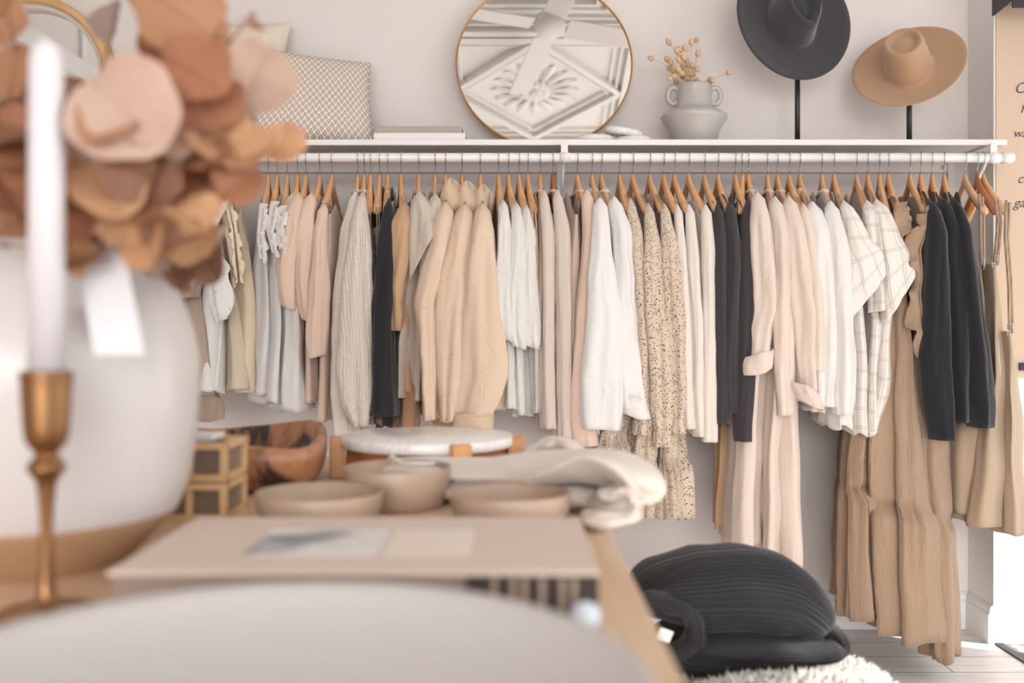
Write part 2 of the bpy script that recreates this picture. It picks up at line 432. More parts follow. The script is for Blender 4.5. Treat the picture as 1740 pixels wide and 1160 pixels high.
t,xh,xn=G('camisole','yellow ruffle camisole','top','pale yellow camisole with frilled straps on an orange hanger',378,373,'yellowr',[(480,392,30),(540,394,46),(600,398,54),(664,402,56)],None,flat=True,nk=.9,dep=.01)
strap(t,[(374,350),(384,390),(392,440),(396,485)],.003,M['yellowr'])
ruffle(t,[(372,352),(382,390),(390,440),(394,490)],.017,M['yellow'],RY-L-.03,170,.006,seed=4,side=-1)
t,xh,xn=G('camisole','yellow frilled top beside it','top','pale yellow top with double frill, right of the frilled camisole',392,388,'yellow',[(350,404,20),(420,412,44),(560,416,60),(664,416,62)],None,nk=.7,dep=-.01)
ruffle(t,[(388,350),(398,390),(404,440),(408,480)],.016,M['yellow'],RY-L-.035,170,.006,seed=5,side=-1)
ruffle(t,[(388,350),(396,390),(400,440),(404,480)],.012,M['yellow'],RY-L-.045,170,.006,seed=6)
for k,(hk,sx,bd,rf,lab,sh) in enumerate([
 (456,447,[(332,447,18),(420,450,36),(540,446,50),(668,440,54)],[(441,345),(436,400),(440,440)],'white cotton tank top with thin frilled edge, first of the white tops','white tank top'),
 (471,462,[(336,466,20),(430,468,38),(560,464,54),(682,458,62)],[(460,342),(452,390),(462,430)],'white cotton top with fluttered cap sleeve, middle of three white tops','middle white flutter top'),
 (488,480,[(342,480,18),(450,484,38),(600,488,58),(698,492,70)],[(474,350),(468,385),(474,425)],'white cotton top with cap sleeve frills and the lowest hem of three','white top with lowest hem')]):
    t,xh,xn=G('blouse',sh,'top',lab,hk,sx,'white_linen',bd,None,nk=.55,folds=1.5,scal=.004,dep=-.01+.012*k,flare=1.08)
    ruffle(t,rf,.024,M['white'],RY-L-.035-.006*k,150,.007,seed=7+k,side=-1)
    ruffle(t,[(x+7,y+8) for x,y in rf],.018,M['white'],RY-L-.042-.006*k,170,.006,seed=17+k,side=-1)
G('t_shirt','half hidden blush tee','t-shirt','blush pink tee mostly hidden behind the first full blush tee',505.5,498,'blush',[(330,497,18),(520,490,30),(640,486,34)],[(330,495,16),(420,484,26),(505,478,28)],nk=.55,dep=-.03)
G('t_shirt','first blush tee','t-shirt','blush pink tee with folded wide sleeve, first of three plain ones',520,507,'blush',[(330,508,22),(520,500,32),(660,497,36)],[(330,505,22),(380,496,36),(450,489,36),(500,490,32),(524,492,24)],nk=.55,slant=-.3,dep=.01)
G('t_shirt','middle blush tee','t-shirt','blush pink tee between two similar ones, sleeve edge showing seam',543.5,529,'blush',[(332,531,20),(540,524,30),(682,524,30)],[(330,527,22),(400,517,34),(480,516,32),(520,520,30),(546,524,24)],nk=.55,slant=-.4,dep=.0)
t,xh,xn=G('t_shirt','last blush tee','t-shirt','blush pink tee with deep round neck and longest sleeve of the tees',564,547,'blush',[(352,560,28),(600,552,34),(716,550,34)],[(350,549,18),(420,543,28),(500,541,36),(560,540,36),(606,541,30)],nk=.8,nd_=.05,slant=.25,dep=.01)
band(t,xh,xn,M['blush'],.8,.01)
G('long_sleeve_shirt','white long sleeved shirt','shirt','smooth ivory long sleeved shirt hanging left of the chunky knit sweater',608,601,'ivory',[(330,606,18),(500,596,34),(740,592,34)],[(326,602,16),(400,591,26),(500,582,32),(660,577,34),(742,580,30)],nk=.42,col='band')
G('knit_sweater','chunky knit sweater','sweater','cream chunky knit sweater with balloon sleeve next to the strappy dresses',619,615,'knit',[(330,617,18),(420,618,30),(600,620,40),(700,616,36)],[(328,614,16),(400,610,36),(500,604,50),(620,602,60),(680,606,54),(722,613,26)],nk=.42,col='band',dep=.015,sdepth=.05,gather=700)
for hk,sx,lab,sh in ((630,625,'taupe satin slip dress on thin straps, left one of the pair','left taupe slip dress'),(645,640,'taupe satin slip dress on thin straps, right one of the pair','right taupe slip dress')):
    t,xh,xn=G('slip_dress',sh,'dress',lab,hk,sx,'slate',[(420,sx+2,7),(470,sx+4,12),(720,sx+6,18)],None,flat=True,nk=.9)
    strap(t,[(sx,352),(sx+1,390),(sx+3,425)],.0018,M['slate']); strap(t,[(sx+4,352),(sx+5,390),(sx+7,425)],.0018,M['slate'])
G('button_shirt','black collared shirt','shirt','black collared shirt with rolled sleeve among the pale clothes on the left',659,657,'blackc',[(342,664,20),(500,662,28),(727,652,30)],[(340,660,16),(420,656,30),(550,650,42),(640,650,48),(690,649,54),(706,650,48)],nk=.42,col='collar',dep=.01)
t,xh,xn=G('puff_sleeve_blouse','tan puff sleeve blouse','blouse','shiny tan blouse with puffed gathered sleeve beside the black shirt',681.5,685,'tan',[(346,692,22),(500,696,36),(668,694,44)],[(345,687,22),(390,684,42),(450,677,44),(500,670,40),(515,670,32),(535,672,36),(562,674,20)],gather=512,nk=.5,dep=.0)
body(t,xh,xn,[(640,694,44),(670,694,46),(732,694,48)],M['tank'],91,flat=True,name='knitted_hem')
G('linen_shirt','first linen shirt','shirt','greige linen shirt with stand collar and wide open short sleeve',711.5,712,'beige',[(330,712,22),(430,706,32),(500,702,38),(580,693,42),(673,690,38)],[(328,712,20),(360,717,34),(400,722,48),(434,721,54)],nk=.42,col='collar',slant=1.7,dep=.01)
G('linen_shirt','second linen shirt','shirt','greige linen shirt half hidden behind the matching one to its left',739.6,739,'beige',[(332,740,20),(500,716,30),(682,706,28)],[(332,739,18),(370,738,34),(410,736,42),(448,734,44)],nk=.42,col='collar',slant=1.6,dep=-.01)
QG='three peach quilted jackets'
for hk,sx,bd,sl,hd,cf,lab,sh in (
 (757,762,[(330,762,26),(500,756,44),(640,746,52),(712,744,52)],[(345,757,28),(400,748,42),(470,734,50),(516,724,44),(560,728,36),(640,731,30),(712,729,22)],(768,308,42,78),None,'peach quilted jacket with bent sleeve, leftmost of three','leftmost quilted jacket'),
 (785,789,[(330,795,26),(500,788,48),(712,776,50)],[(350,789,30),(400,784,44),(480,774,56),(545,767,56),(620,765,46),(690,764,32),(714,762,22)],(795,312,42,84),(690,716,762,760,24),'peach quilted jacket with curled hood, between two matching ones','middle quilted jacket'),
 (816,820,[(332,826,24),(500,838,38),(640,846,44),(692,842,40)],[(350,820,26),(400,820,40),(460,818,54),(560,818,72),(640,819,84),(680,810,80),(706,804,68)],(821,318,34,70),(700,731,804,804,66),'peach quilted jacket with broad gathered cuff, rightmost of three','rightmost quilted jacket')):
    t,xh,xn=G('quilted_jacket',sh,'jacket',lab,hk,sx,'quilt',bd,sl,nk=.42,dep=.01 if hk!=785 else .0,sdepth=.05)
    hood(t,xh,xn,M['peach'],*hd)
    if cf: cuff(t,*cf,M['peach'],dep=.012)
body(t,xh,xn,[(690,780,96),(712,778,98),(726,776,96)],M['peach'],97,flat=True,name='waistband',folds=.6,dep=-.03)
for k,(hk,sx,bd,sl,lab,sh) in enumerate((
 (847,853,[(342,857,18),(560,860,32),(698,862,42)],[(341,855,16),(400,857,25),(500,854,30),(558,856,38),(577,860,26)],'white crinkled gauze blouse, nearest the quilted jackets','white crinkled blouse by jackets'),
 (864,875,[(346,880,18),(590,886,32),(706,890,42)],[(345,877,16),(400,880,25),(500,877,30),(575,880,36),(591,883,24)],'white crinkled gauze blouse, middle one of three','middle crinkled blouse'),
 (882,893,[(350,898,18),(590,906,30),(700,910,34)],[(350,894,14),(400,899,22),(500,901,28),(575,902,32),(590,903,24)],'white crinkled gauze blouse, beside the brown strap dress','crinkled blouse beside brown straps'))):
    G('gauze_blouse',sh,'blouse',lab,hk,sx,'gauze',bd,sl,nk=.55,folds=1.4,scal=.003,dep=.008*(1-k),slant=-.3)
t,xh,xn=G('slip_dress','brown strap dress','dress','brown strappy dress, a narrow strip between white blouse and cream tops',897,909,'tan',[(440,915,10),(520,917,14),(716,924,20)],None,flat=True,nk=.9,dep=-.02)
strap(t,[(909,352),(911,380),(914,450)],.003,M['tan']); strap(t,[(904,352),(906,380),(916,500)],.003,M['tan'])
G('ribbed_sweater','first cream ribbed top','top','cream fine ribbed long sleeved top, narrow, right of the brown straps',918,923,'creamr',[(326,920,22),(500,920,24),(728,926,24)],[(323,924,15),(400,931,24),(550,932,21),(728,934,22)],nk=.42,col='band',folds=.6,sfold=.6)
G('ribbed_sweater','second cream ribbed top','top','cream fine ribbed long sleeved top below the dark wooden hanger',939.5,948,'creamr',[(326,940,28),(500,944,36),(745,946,30)],[(323,947,17),(400,956,27),(550,960,26),(747,960,26)],hw='hangd',nk=.42,col='band',folds=.6,sfold=.6)
G('jersey_sweater','wide cream jersey top','top','cream jersey top with peach side panel, left of the white linen shirts',981,999,'blush',[(335,980,34),(500,978,42),(700,980,40),(745,984,36)],[(323,998,20),(400,1003,28),(550,994,36),(700,990,40),(756,996,42)],nk=.42,nd_=.06,col='band',folds=.6,sfold=.6)
G('linen_shirt','first white linen shirt','shirt','white linen shirt with collar and wide flared sleeve, nearer the cream tops',1006,1022,'white_linen',[(336,1016,28),(600,1018,44),(738,1010,48)],[(336,1020,24),(400,1020,34),(480,1020,46),(560,1028,70),(640,1022,76),(700,1022,70),(728,1022,66)],nk=.42,col='collar',dep=.03,slant=-.05)
G('linen_shirt','second white linen shirt','shirt','white linen shirt with buttoned cuff kicked out, beside the speckled dresses',1022,1043,'white_linen',[(336,1038,28),(600,1050,40),(720,1052,42),(748,1030,40)],[(334,1044,24),(400,1056,38),(480,1062,40),(600,1068,44),(670,1074,48),(694,1078,46)],nk=.42,col='band',cuffs=(672,708,1072,1082,50,-.2),dep=.0)
for k,(hk,sx,bd,sl,lab,sh,sm) in enumerate((
 (1053,1070,[(342,1076,18),(500,1084,30),(680,1074,50),(745,1050,84),(850,1032,104)],[(338,1072,14),(400,1081,24),(500,1086,26),(600,1093,28),(690,1094,26),(738,1090,34)],'speckled chiffon dress with tied cuff, leftmost of three','leftmost speckled dress',[(745,.12)]),
 (1075,1101,[(350,1108,20),(600,1114,38),(740,1108,52),(800,1102,66),(876,1094,72)],[(347,1103,16),(450,1110,34),(600,1120,40),(700,1124,38),(735,1126,28),(758,1124,34)],'speckled chiffon dress, between two others of the same print','middle speckled dress',[(790,.1)]),
 (1104,1128,[(350,1134,20),(600,1142,34),(730,1144,44),(790,1144,52),(880,1146,60)],[(349,1130,16),(450,1140,30),(600,1150,34),(690,1153,34),(714,1152,24),(736,1150,32)],'speckled chiffon dress, rightmost of three beside plain white tops','rightmost speckled dress',[(785,.1)]))):
    G('speckled_dress',sh,'dress',lab,hk,sx,'speck',bd,sl,nk=.5,seams=sm,gather=716,dep=.006*k,folds=1.5,kf=3.5,scal=.005,flare=1.1)
for k,(hk,sx,bd,sl,lab,sh) in enumerate((
 (1127.5,1150,[(356,1158,16),(500,1160,20),(728,1168,22)],[(354,1152,14),(450,1158,22),(600,1166,22),(728,1172,22)],'ivory long sleeved top touching the speckled dresses','ivory top by speckled dresses'),
 (1146,1170,[(358,1176,18),(500,1180,22),(738,1184,22)],[(358,1172,16),(450,1178,23),(600,1186,22),(741,1190,22)],'ivory long sleeved top, middle one of three','middle ivory top'),
 (1170,1198,[(362,1193,28),(500,1196,34),(748,1208,26)],[(355,1200,18),(450,1204,26),(600,1206,26),(750,1207,26)],'ivory long sleeved top touching the black tops','ivory top by black tops'))):
    G('jersey_shirt',sh,'top',lab,hk,sx,'ivory',bd,sl,nk=.72,folds=.7,sfold=.7)
for k,(hk,sx,bd,sl,lab,sh) in enumerate((
 (1197,1220,[(352,1222,18),(500,1222,24),(718,1228,26)],[(351,1221,17),(450,1224,26),(600,1226,28),(719,1228,26)],'charcoal long sleeved top, left of three, next to ivory tops','left charcoal top'),
 (1220,1240,[(345,1244,20),(500,1244,24),(700,1240,22)],[(343,1241,18),(450,1247,28),(600,1243,28),(701,1244,22)],'charcoal long sleeved top with thin cord at the neck, middle of three','middle charcoal top with neck cord'),
 (1249.5,1268,[(354,1268,20),(500,1264,28),(748,1262,30)],[(352,1270,20),(450,1272,26),(600,1268,32),(749,1264,30)],'charcoal long sleeved top, longest of three, next to the sand jumpsuit','longest charcoal top'))):
    t,xh,xn=G('jersey_shirt',sh,'top',lab,hk,sx,'char',bd,sl,nk=.72 if k!=1 else .5,folds=.7,sfold=.7,dep=.004*k,hw='hang')
    if k==1: strap(t,[(1238,345),(1240,334),(1248,331),(1253,342),(1254,370),(1250,380)],.0013,M['black'],RY-L+.02,name='neck_cord',flatk=1)
G('trousers','camel trousers','trousers','camel coloured trousers showing only below the charcoal tops',1262,1258,'oatd',[(470,1240,20),(640,1234,36),(760,1228,42),(895,1224,42)],None,flat=True,nk=.9,dep=-.14)
G('linen_jumpsuit','first sand jumpsuit','jumpsuit','sand linen jumpsuit with rolled up cuff over the charcoal tops',1271.5,1289,'jump',[(332,1292,26),(480,1294,36),(600,1285,48),(760,1274,58),(935,1268,58)],[(326,1288,22),(390,1292,36),(470,1297,44),(520,1298,46),(560,1290,42),(606,1287,42)],nk=.42,col='band',cuffs=(598,634,1288,1285,48,.25,1),dep=.015,folds=1.2)
G('linen_jumpsuit','second sand jumpsuit','jumpsuit','sand linen jumpsuit with long straight sleeve, between two with rolled cuffs',1304,1316,'jump',[(336,1318,28),(600,1318,42),(760,1310,50),(960,1310,52)],[(334,1318,24),(400,1325,36),(500,1328,42),(600,1331,36),(705,1335,28)],nk=.42,col='band',folds=1.2,slant=.1)
G('linen_jumpsuit','third sand jumpsuit','jumpsuit','sand linen jumpsuit with rolled cuff turned outward, rightmost of three',1321,1341,'jump',[(336,1342,26),(600,1346,40),(760,1346,44),(965,1350,38)],[(334,1342,24),(400,1352,36),(480,1362,44),(540,1368,46),(600,1367,36),(664,1374,36)],nk=.42,col='band',cuffs=(655,688,1366,1374,46,-.45,1),dep=.005,folds=1.2)
G('linen_shirt','slim cream shirt','shirt','slim cream shirt squeezed between sand jumpsuit and white collared shirt',1341,1364,'cream',[(356,1370,20),(520,1380,34),(645,1388,32)],[(356,1367,16),(420,1376,26),(500,1384,38),(560,1388,40),(630,1388,30)],nk=.6,dep=.012,gather=600)
G('button_shirt','white collared shirt','shirt','white collared shirt to the right of the sand jumpsuits',1359,1380,'white_linen',[(346,1384,28),(600,1394,42),(700,1400,46)],[(343,1382,28),(400,1392,40),(480,1400,46),(600,1403,42),(660,1404,32),(690,1402,34)],nk=.42,col='collar',folds=1.2,gather=665,scal=.003)
G('button_shirt','white band collar blouse','blouse','sheer white blouse with full sleeve, left of the check shirts',1396.6,1413,'white',[(345,1414,26),(500,1420,40),(640,1424,54),(726,1428,56)],[(342,1413,24),(420,1422,40),(520,1428,44),(620,1430,48),(670,1428,44),(704,1430,34)],nk=.42,col='band',folds=1.3,dep=.01,scal=.006)
for k,(hk,sx,bd,sl,lab,sh,sln,dp) in enumerate((
 (1417,1437,[(346,1440,26),(540,1456,40),(650,1462,46),(736,1462,50)],[(344,1438,22),(400,1453,40),(450,1466,52),(500,1474,58)],'white windowpane check shirt, leftmost of three, next to the sheer blouse','leftmost check shirt',1.25,.012),
 (1455.6,1476,[(345,1480,30),(540,1492,38),(640,1488,38),(735,1484,36)],[(344,1478,26),(400,1486,34),(480,1493,34),(528,1494,34)],'white windowpane check shirt, middle one of three','middle check shirt',.2,.0),
 (1474.6,1493,[(345,1496,28),(540,1502,40),(640,1498,46),(740,1482,44)],[(342,1494,26),(400,1507,40),(450,1518,46),(508,1525,48)],'white windowpane check shirt, rightmost of three, touching the brown frill','rightmost check shirt',1.6,.008))):
    G('check_shirt',sh,'shirt',lab,hk,sx,'check',bd,sl,nk=.5 if k==0 else .34,slant=sln,dep=dp,folds=1.0,scal=.008)
for k,(hk,sx,bd,sm,rf,lab,sh,dp) in enumerate((
 (1494.6,1508,[(352,1512,18),(560,1506,28),(700,1478,56),(832,1466,58),(1000,1466,74),(1050,1466,78)],[(832,.12)],None,'brown double gauze maxi dress, leftmost and shadowed of three','shadowed brown maxi dress',-.04),
 (1509.7,1531,[(352,1532,18),(480,1530,26),(600,1528,44),(700,1524,64),(862,1532,84),(1000,1542,96),(1086,1546,100)],[(862,.12)],[(1521,342),(1518,360),(1521,382),(1532,404)],'brown tiered maxi dress in front, broad skirt with gathered seam','front brown maxi dress',.02),
 (1546,1573,[(362,1566,18),(520,1558,28),(640,1572,40),(760,1590,46),(885,1594,44),(1000,1598,46),(1120,1602,46)],[(885,.10)],[(1568,366),(1574,350),(1588,348),(1596,360)],'brown double gauze maxi dress with longest skirt, beside black sweaters','longest brown maxi dress',0.))):
    t,xh,xn=G('maxi_dress',sh,'dress',lab,hk,sx,'brown',bd,None,nk=.6,seams=sm,folds=1.7,kf=4.,dep=dp,flare=1.12,scal=.006)
    if rf: ruffle(t,rf,.045 if k==1 else .022,M['brown'],RY-L-.03,75,.017,seed=k+30,side=-1 if k==1 else 1)
    if k==1:
        ruffle(t,[(1524,345),(1524,365),(1528,385),(1536,400)],.04,M['brown'],RY-L-.015,85,.014,seed=35,side=-1)
    if k==2:
        ruffle(t,[(1578,362),(1572,395),(1560,425),(1566,465),(1560,500),(1566,550),(1572,600)],.036,M['brown'],RY-L-.04,62,.018,seed=36)
        strap(t,[(1578,362),(1572,395),(1562,425),(1566,465),(1562,500),(1568,560)],.004,M['brown'],RY-L-.03)
for k,(hk,sx,bd,sl,lab,sh,dp) in enumerate((
 (1564.5,1583,[(344,1586,22),(500,1596,30),(700,1604,34)],[(342,1585,22),(400,1588,36),(500,1587,42),(600,1587,50),(680,1593,48),(746,1599,38)],'black fine knit sweater, left one of three, sleeve hanging lowest','left black sweater',.02),
 (1584,1603,[(339,1606,24),(500,1616,30),(700,1622,30)],[(337,1604,24),(400,1612,36),(520,1621,36),(620,1623,34),(716,1627,26)],'black fine knit sweater, middle one of three','middle black sweater',.0),
 (1604.6,1624,[(340,1628,22),(500,1640,30),(715,1650,34)],[(338,1624,20),(400,1632,32),(500,1645,38),(620,1660,44),(690,1666,42),(725,1666,37)],'black fine knit sweater, rightmost of three, beside the sand overalls','right black sweater',.01))):
    G('black_sweater',sh,'sweater',lab,hk,sx,'blackk',bd,sl,nk=.42,folds=.7,sfold=.6,dep=dp,sdepth=.05)
for k,(hk,sx,bd,st,lab,sh,dp,hw_) in enumerate((
 (1640,1677,[(448,1664,14),(520,1668,24),(640,1664,44),(760,1646,78),(868,1644,84)],[(1664,330),(1666,360),(1667,450)],'sand corduroy pinafore overalls, leftmost pair, mostly behind black sweater','leftmost sand overalls',-.06,'hangp'),
 (1660.6,1695,[(445,1688,24),(560,1694,38),(640,1696,52),(780,1688,96),(893,1680,112)],[(1690,335),(1696,372),(1690,446)],'sand corduroy overalls with metal buckle, middle pair','middle sand overalls',0.,'hangd'),
 (1671,1712,[(560,1714,18),(640,1722,38),(760,1726,48),(910,1728,54)],[(1710,340),(1708,400),(1714,480),(1716,562)],'sand corduroy overalls, rightmost pair, bright at the edge','rightmost sand overalls',.03,'hang'))):
    t,xh,xn=G('overalls',sh,'overalls',lab,hk,sx,'over',bd,None,flat=True,nk=.9,folds=1.0,dep=dp,flare=1.1,hw=hw_)
    strap(t,st,.0035,M['over'],RY-L-.03-dp); strap(t,[(x+5,y+4) for x,y in st],.0035,M['over'],RY-L-.03-dp)
    strap(t,[(st[-1][0]-4,st[-1][1]-12),(st[-1][0]+5,st[-1][1]-12),(st[-1][0]+5,st[-1][1]+8),(st[-1][0]-4,st[-1][1]+8),(st[-1][0]-4,st[-1][1]-10)],.0012,M['steel'],RY-L-.042-dp,name='buckle',flatk=1)
    # bib pocket seam and cord
    strap(t,[(st[-1][0]+6,st[-1][1]+130),(st[-1][0]+10,st[-1][1]+190)],.0012,M['ivory'],RY-L-.045-dp,name='draw_cord',flatk=1)
# ---------------------------------------------------------------- the room
WX0, WX1, WY0, WY1, H = -3.3, 2.7, -5.6, 3.5, 3.35
XR, YP = 1.603, 3.318                                   # return wall and the wall face beyond it
def slab(name, a, b, mat, mbv=0): 
    o = struct(MB().box(a, b).build(name, mat, smoothf=False))
    if mbv: bev(o, mbv)
    return o
slab('wall_back', (WX0-.1, WY1, 0), (XR, WY1+.12, H), M['wall'])
slab('wall_right_return', (XR, YP, 0), (WX1+.1, WY1+.12, H), M['wallw'])
slab('wall_left', (WX0-.1, WY0-.1, 0), (WX0, WY1, H), M['wall'])
def wall_open(name, horiz, c0, c1, lo, hi, openings, mat):
    """wall with rectangular openings; horiz='x' runs along x at y c0..c1"""
    mb = MB(); cuts = sorted(openings); p = lo
    def bx(a, b, z0, z1):
        if b - a < 1e-4 or z1 - z0 < 1e-4: return
        mb.box((a, c0, z0), (b, c1, z1)) if horiz == 'x' else mb.box((c0, a, z0), (c1, b, z1))
    for a, b, z0, z1 in cuts:
        bx(p, a, 0, H); bx(a, b, 0, z0); bx(a, b, z1, H); p = b
    bx(p, hi, 0, H); return struct(mb.build(name, mat, smoothf=False))
wall_open('wall_front', 'x', WY0-.1, WY0, WX0-.1, WX1+.1, [(-2.6, -.3, .2, 2.9), (.1, 2.3, .2, 2.9)], M['wall'])
wall_open('wall_right', 'y', WX1, WX1+.1, WY0, YP, [(-4.6, 1.9, .4, 2.95), (2.72, 3.22, 0, 2.0)], M['wallw'])
gl, ns, ls, b = newmat('window_glass', (255,255,255), 0, 0, .5); b.inputs['Transmission Weight'].default_value = 1; b.inputs['Alpha'].default_value = .12
n = 1
for rect in ((-2.6,-.3),(.1,2.3)):
    fr = MB(); a, b_ = rect
    for q in (a, (a+b_)/2-.02, b_-.04): fr.box((q, WY0-.08, .2), (q+.04, WY0-.03, 2.9))
    for z in (.2, 2.0, 2.86): fr.box((a, WY0-.08, z), (b_, WY0-.03, z+.04))
    o = struct(fr.build('window_%d' % n, M['wallw'], smoothf=False)); p = MB().box((a, WY0-.06, .2), (b_, WY0-.055, 2.9)).build('window_pane', gl, o, False); n += 1
fr = MB()
for q in (-4.6, -2.43, -.27, 1.86): fr.box((WX1+.03, q, .4), (WX1+.08, q+.04, 2.95))
for z in (.4, 2.91): fr.box((WX1+.03, -4.6, z), (WX1+.08, 1.9, z+.04))
o = struct(fr.build('window_%d' % n, M['wallw'], smoothf=False)); MB().box((WX1+.05, -4.6, .4), (WX1+.055, 1.9, 2.95)).build('window_pane', gl, o, False)
# floor of whitewashed boards
m, ns, ls, b = newmat('whitewashed_boards', (206,194,184), .42)
v = mapping(ns, ls, 'Object'); br = nd(ns, 'ShaderNodeTexBrick', Scale=1.); br.inputs['Brick Width'].default_value = 1.35; br.inputs['Row Height'].default_value = .145
br.inputs['Mortar Size'].default_value = .0022; br.inputs['Mortar Smooth'].default_value = .2; br.offset = .37
br.inputs['Color1'].default_value = sr((236,232,229)); br.inputs['Color2'].default_value = sr((243,240,238)); br.inputs['Mortar'].default_value = sr((110,98,90))
ls.new(v, br.inputs['Vector']); gr = nd(ns, 'ShaderNodeTexNoise', Scale=3., Detail=6., Distortion=1.5); ls.new(mapping(ns, ls, 'Object', (.7,9,1)), gr.inputs['Vector'])
gc = ramp(ns, ls, gr.outputs[0], [(.28,(168,152,140)),(.45,(220,215,210)),(.7,(255,255,255))])
mm = nd(ns, 'ShaderNodeMix', data_type='RGBA', blend_type='MULTIPLY'); mm.inputs[0].default_value = .45; ls.new(br.outputs['Color'], mm.inputs[6]); ls.new(gc, mm.inputs[7]); ls.new(mm.outputs[2], b.inputs['Base Color'])
bump(ns, ls, b, gr.outputs[0], .1, .002)
MFLOOR = m
slab('floor', (WX0-.1, WY0-.1, -.1), (WX1+.1, WY1+.1, 0), m)
# hexagon tile inset by the door with its dark border
mh = plain('hex_tile', (228,226,224), .3); mg = plain('tile_grout', (120,118,120), .8)
tl = struct(MB().box((XR+.03, 2.2, 0), (WX1, YP-.004, .003)).build('floor_tile_inset', mg, smoothf=False))
hx = MB(); r = .021
for i in range(34):
    for j in range(26):
        cx = XR+.06 + i*r*1.78; cy = 2.24 + j*r*2.06 + (r*1.03 if i % 2 else 0)
        if cx > WX1-.03 or cy > YP-.03: continue
        top = [(cx+r*math.cos(a*PI/3), cy+r*math.sin(a*PI/3), .005) for a in range(6)]
        hx.add(top + [(x, y, .002) for x, y, z in top], [tuple(range(6))] + [(k, k+6, (k+1) % 6+6, (k+1) % 6) for k in range(6)])
hx.build('hexagon_tiles', mh, tl, False)
MB().box((XR+.004, 2.2, 0), (XR+.03, YP-.003, .006)).build('dark_border', M['black'], tl, False)
# baseboards with a stepped cap
def board(name, a, b_, nrm, h=.132):
    a, b_, nrm = Vector(a), Vector(b_), Vector(nrm)
    pr = [(0,0),(.016,0),(.016,h-.034),(.011,h-.026),(.011,h-.014),(.005,h-.004),(0,h)]
    rows = [[p + nrm*x + Vector((0,0,z)) for x, z in pr] for p in (a, b_)]
    return struct(MB().grid(rows, False, True, True).build(name, M['wallw'], smoothf=False))
board('baseboard_back', (WX0, WY1, 0), (XR, WY1, 0), (0,-1,0))
board('baseboard_right_return', (XR, WY1-.016, 0), (XR, YP, 0), (-1,0,0))
board('baseboard_left', (WX0, WY0, 0), (WX0, WY1, 0), (1,0,0))
slab('trim_1', (XR-.004, YP-.012, .132), (XR+.05, YP, H), M['wallw'])
slab('trim_2', (WX0, .5, 0), (WX0+.03, .6, H), M['wallw']); slab('trim_3', (WX0, WY0, 2.95), (WX0+.06, WY1, 3.1), M['wallw'])
slab('trim_4', (WX0, -.75, 0), (WX0+.03, -.65, H), M['wallw'])
# pressed ceiling with coffers, beams and a star rose (seen in the round mirror)
cb = MB().box((WX0-.1, WY0-.1, H), (WX1+.1, WY1+.1, H+.1))
def frame(mb, cx, cy, hx_, hy_, w, z0, z1, rot=0):
    Mx = Matrix.Translation((cx, cy, 0)) @ Matrix.Rotation(rot, 4, 'Z')
    for a, b_ in (((-hx_-w,-hy_-w),(hx_+w,-hy_)),((-hx_-w,hy_),(hx_+w,hy_+w)),((-hx_-w,-hy_),(-hx_,hy_)),((hx_,-hy_),(hx_+w,hy_))):
        mb.box((a[0],a[1],z0),(b_[0],b_[1],z1), Mx)
PX, PY, S = .14, 1.18, 1.12
mo = MB()
for i in range(-3, 4):
    for j in range(-6, 3):
        cx, cy = PX + i*S, PY + j*S
        if not (WX0 < cx-S/2 and cx+S/2 < WX1+.3): continue
        frame(mo, cx, cy, S/2-.05, S/2-.05, .055, H-.05, H)
        for q, zz in ((.0,.03),(.04,.02)): frame(mo, cx, cy, S/2-.09-q, S/2-.09-q, .015, H-zz, H)
        if (i + j) % 2 == 0:
            frame(mo, cx, cy, .34, .34, .035, H-.045, H, PI/4); frame(mo, cx, cy, .30, .30, .012, H-.025, H, PI/4)
            for k in range(16):
                a = 2*PI*k/16; Mx = Matrix.Translation((cx, cy, 0)) @ Matrix.Rotation(a, 4, 'Z')
                mo.add([Mx @ Vector(v) for v in [(.08,0,H-.03),(.22,.03,H),(.27,0,H-.012),(.22,-.03,H)]], [(0,1,2),(0,2,3)])
            for k in range(12):
                a = 2*PI*k/12; mo.lathe([(.001,-.04),(.022,-.032),(.034,-.012),(.032,0)], (cx+.065*math.cos(a), cy+.065*math.sin(a), H), 12)
            mo.lathe([(.001,-.06),(.03,-.05),(.045,-.02),(.045,0)], (cx, cy, H), 16)
        else:
            for q, zz in ((.36,.025),(.30,.035),(.24,.02)): frame(mo, cx, cy, q, q, .022, H-zz, H)
o = struct(cb.build('ceiling', M['ceil'], smoothf=False)); mo.build('ceiling_moulding', M['ceil'], o, False)
FX, FY = .19, 2.12
fan = thing('ceiling_fan', (FX, FY, H), 'white ceiling fan, seen in the round mirror', 'ceiling fan')
MB().lathe([(.06,0),(.06,-.03),(.015,-.05),(.015,-.20),(.075,-.22),(.08,-.27),(.07,-.29),(.01,-.295)], (FX,FY,H), 32).build('motor_housing', M['shelf'], fan)
for k in range(4):
    a = -.25 + k*PI/2; Mx = Matrix.Translation((FX,FY,H-.26)) @ Matrix.Rotation(a, 4, 'Z') @ Matrix.Rotation(.2, 4, 'X')
    bev(MB().box((.09,-.06,-.004), (.62,.06,.004), Mx).build('blade', M['shelf'], fan, False), .003)

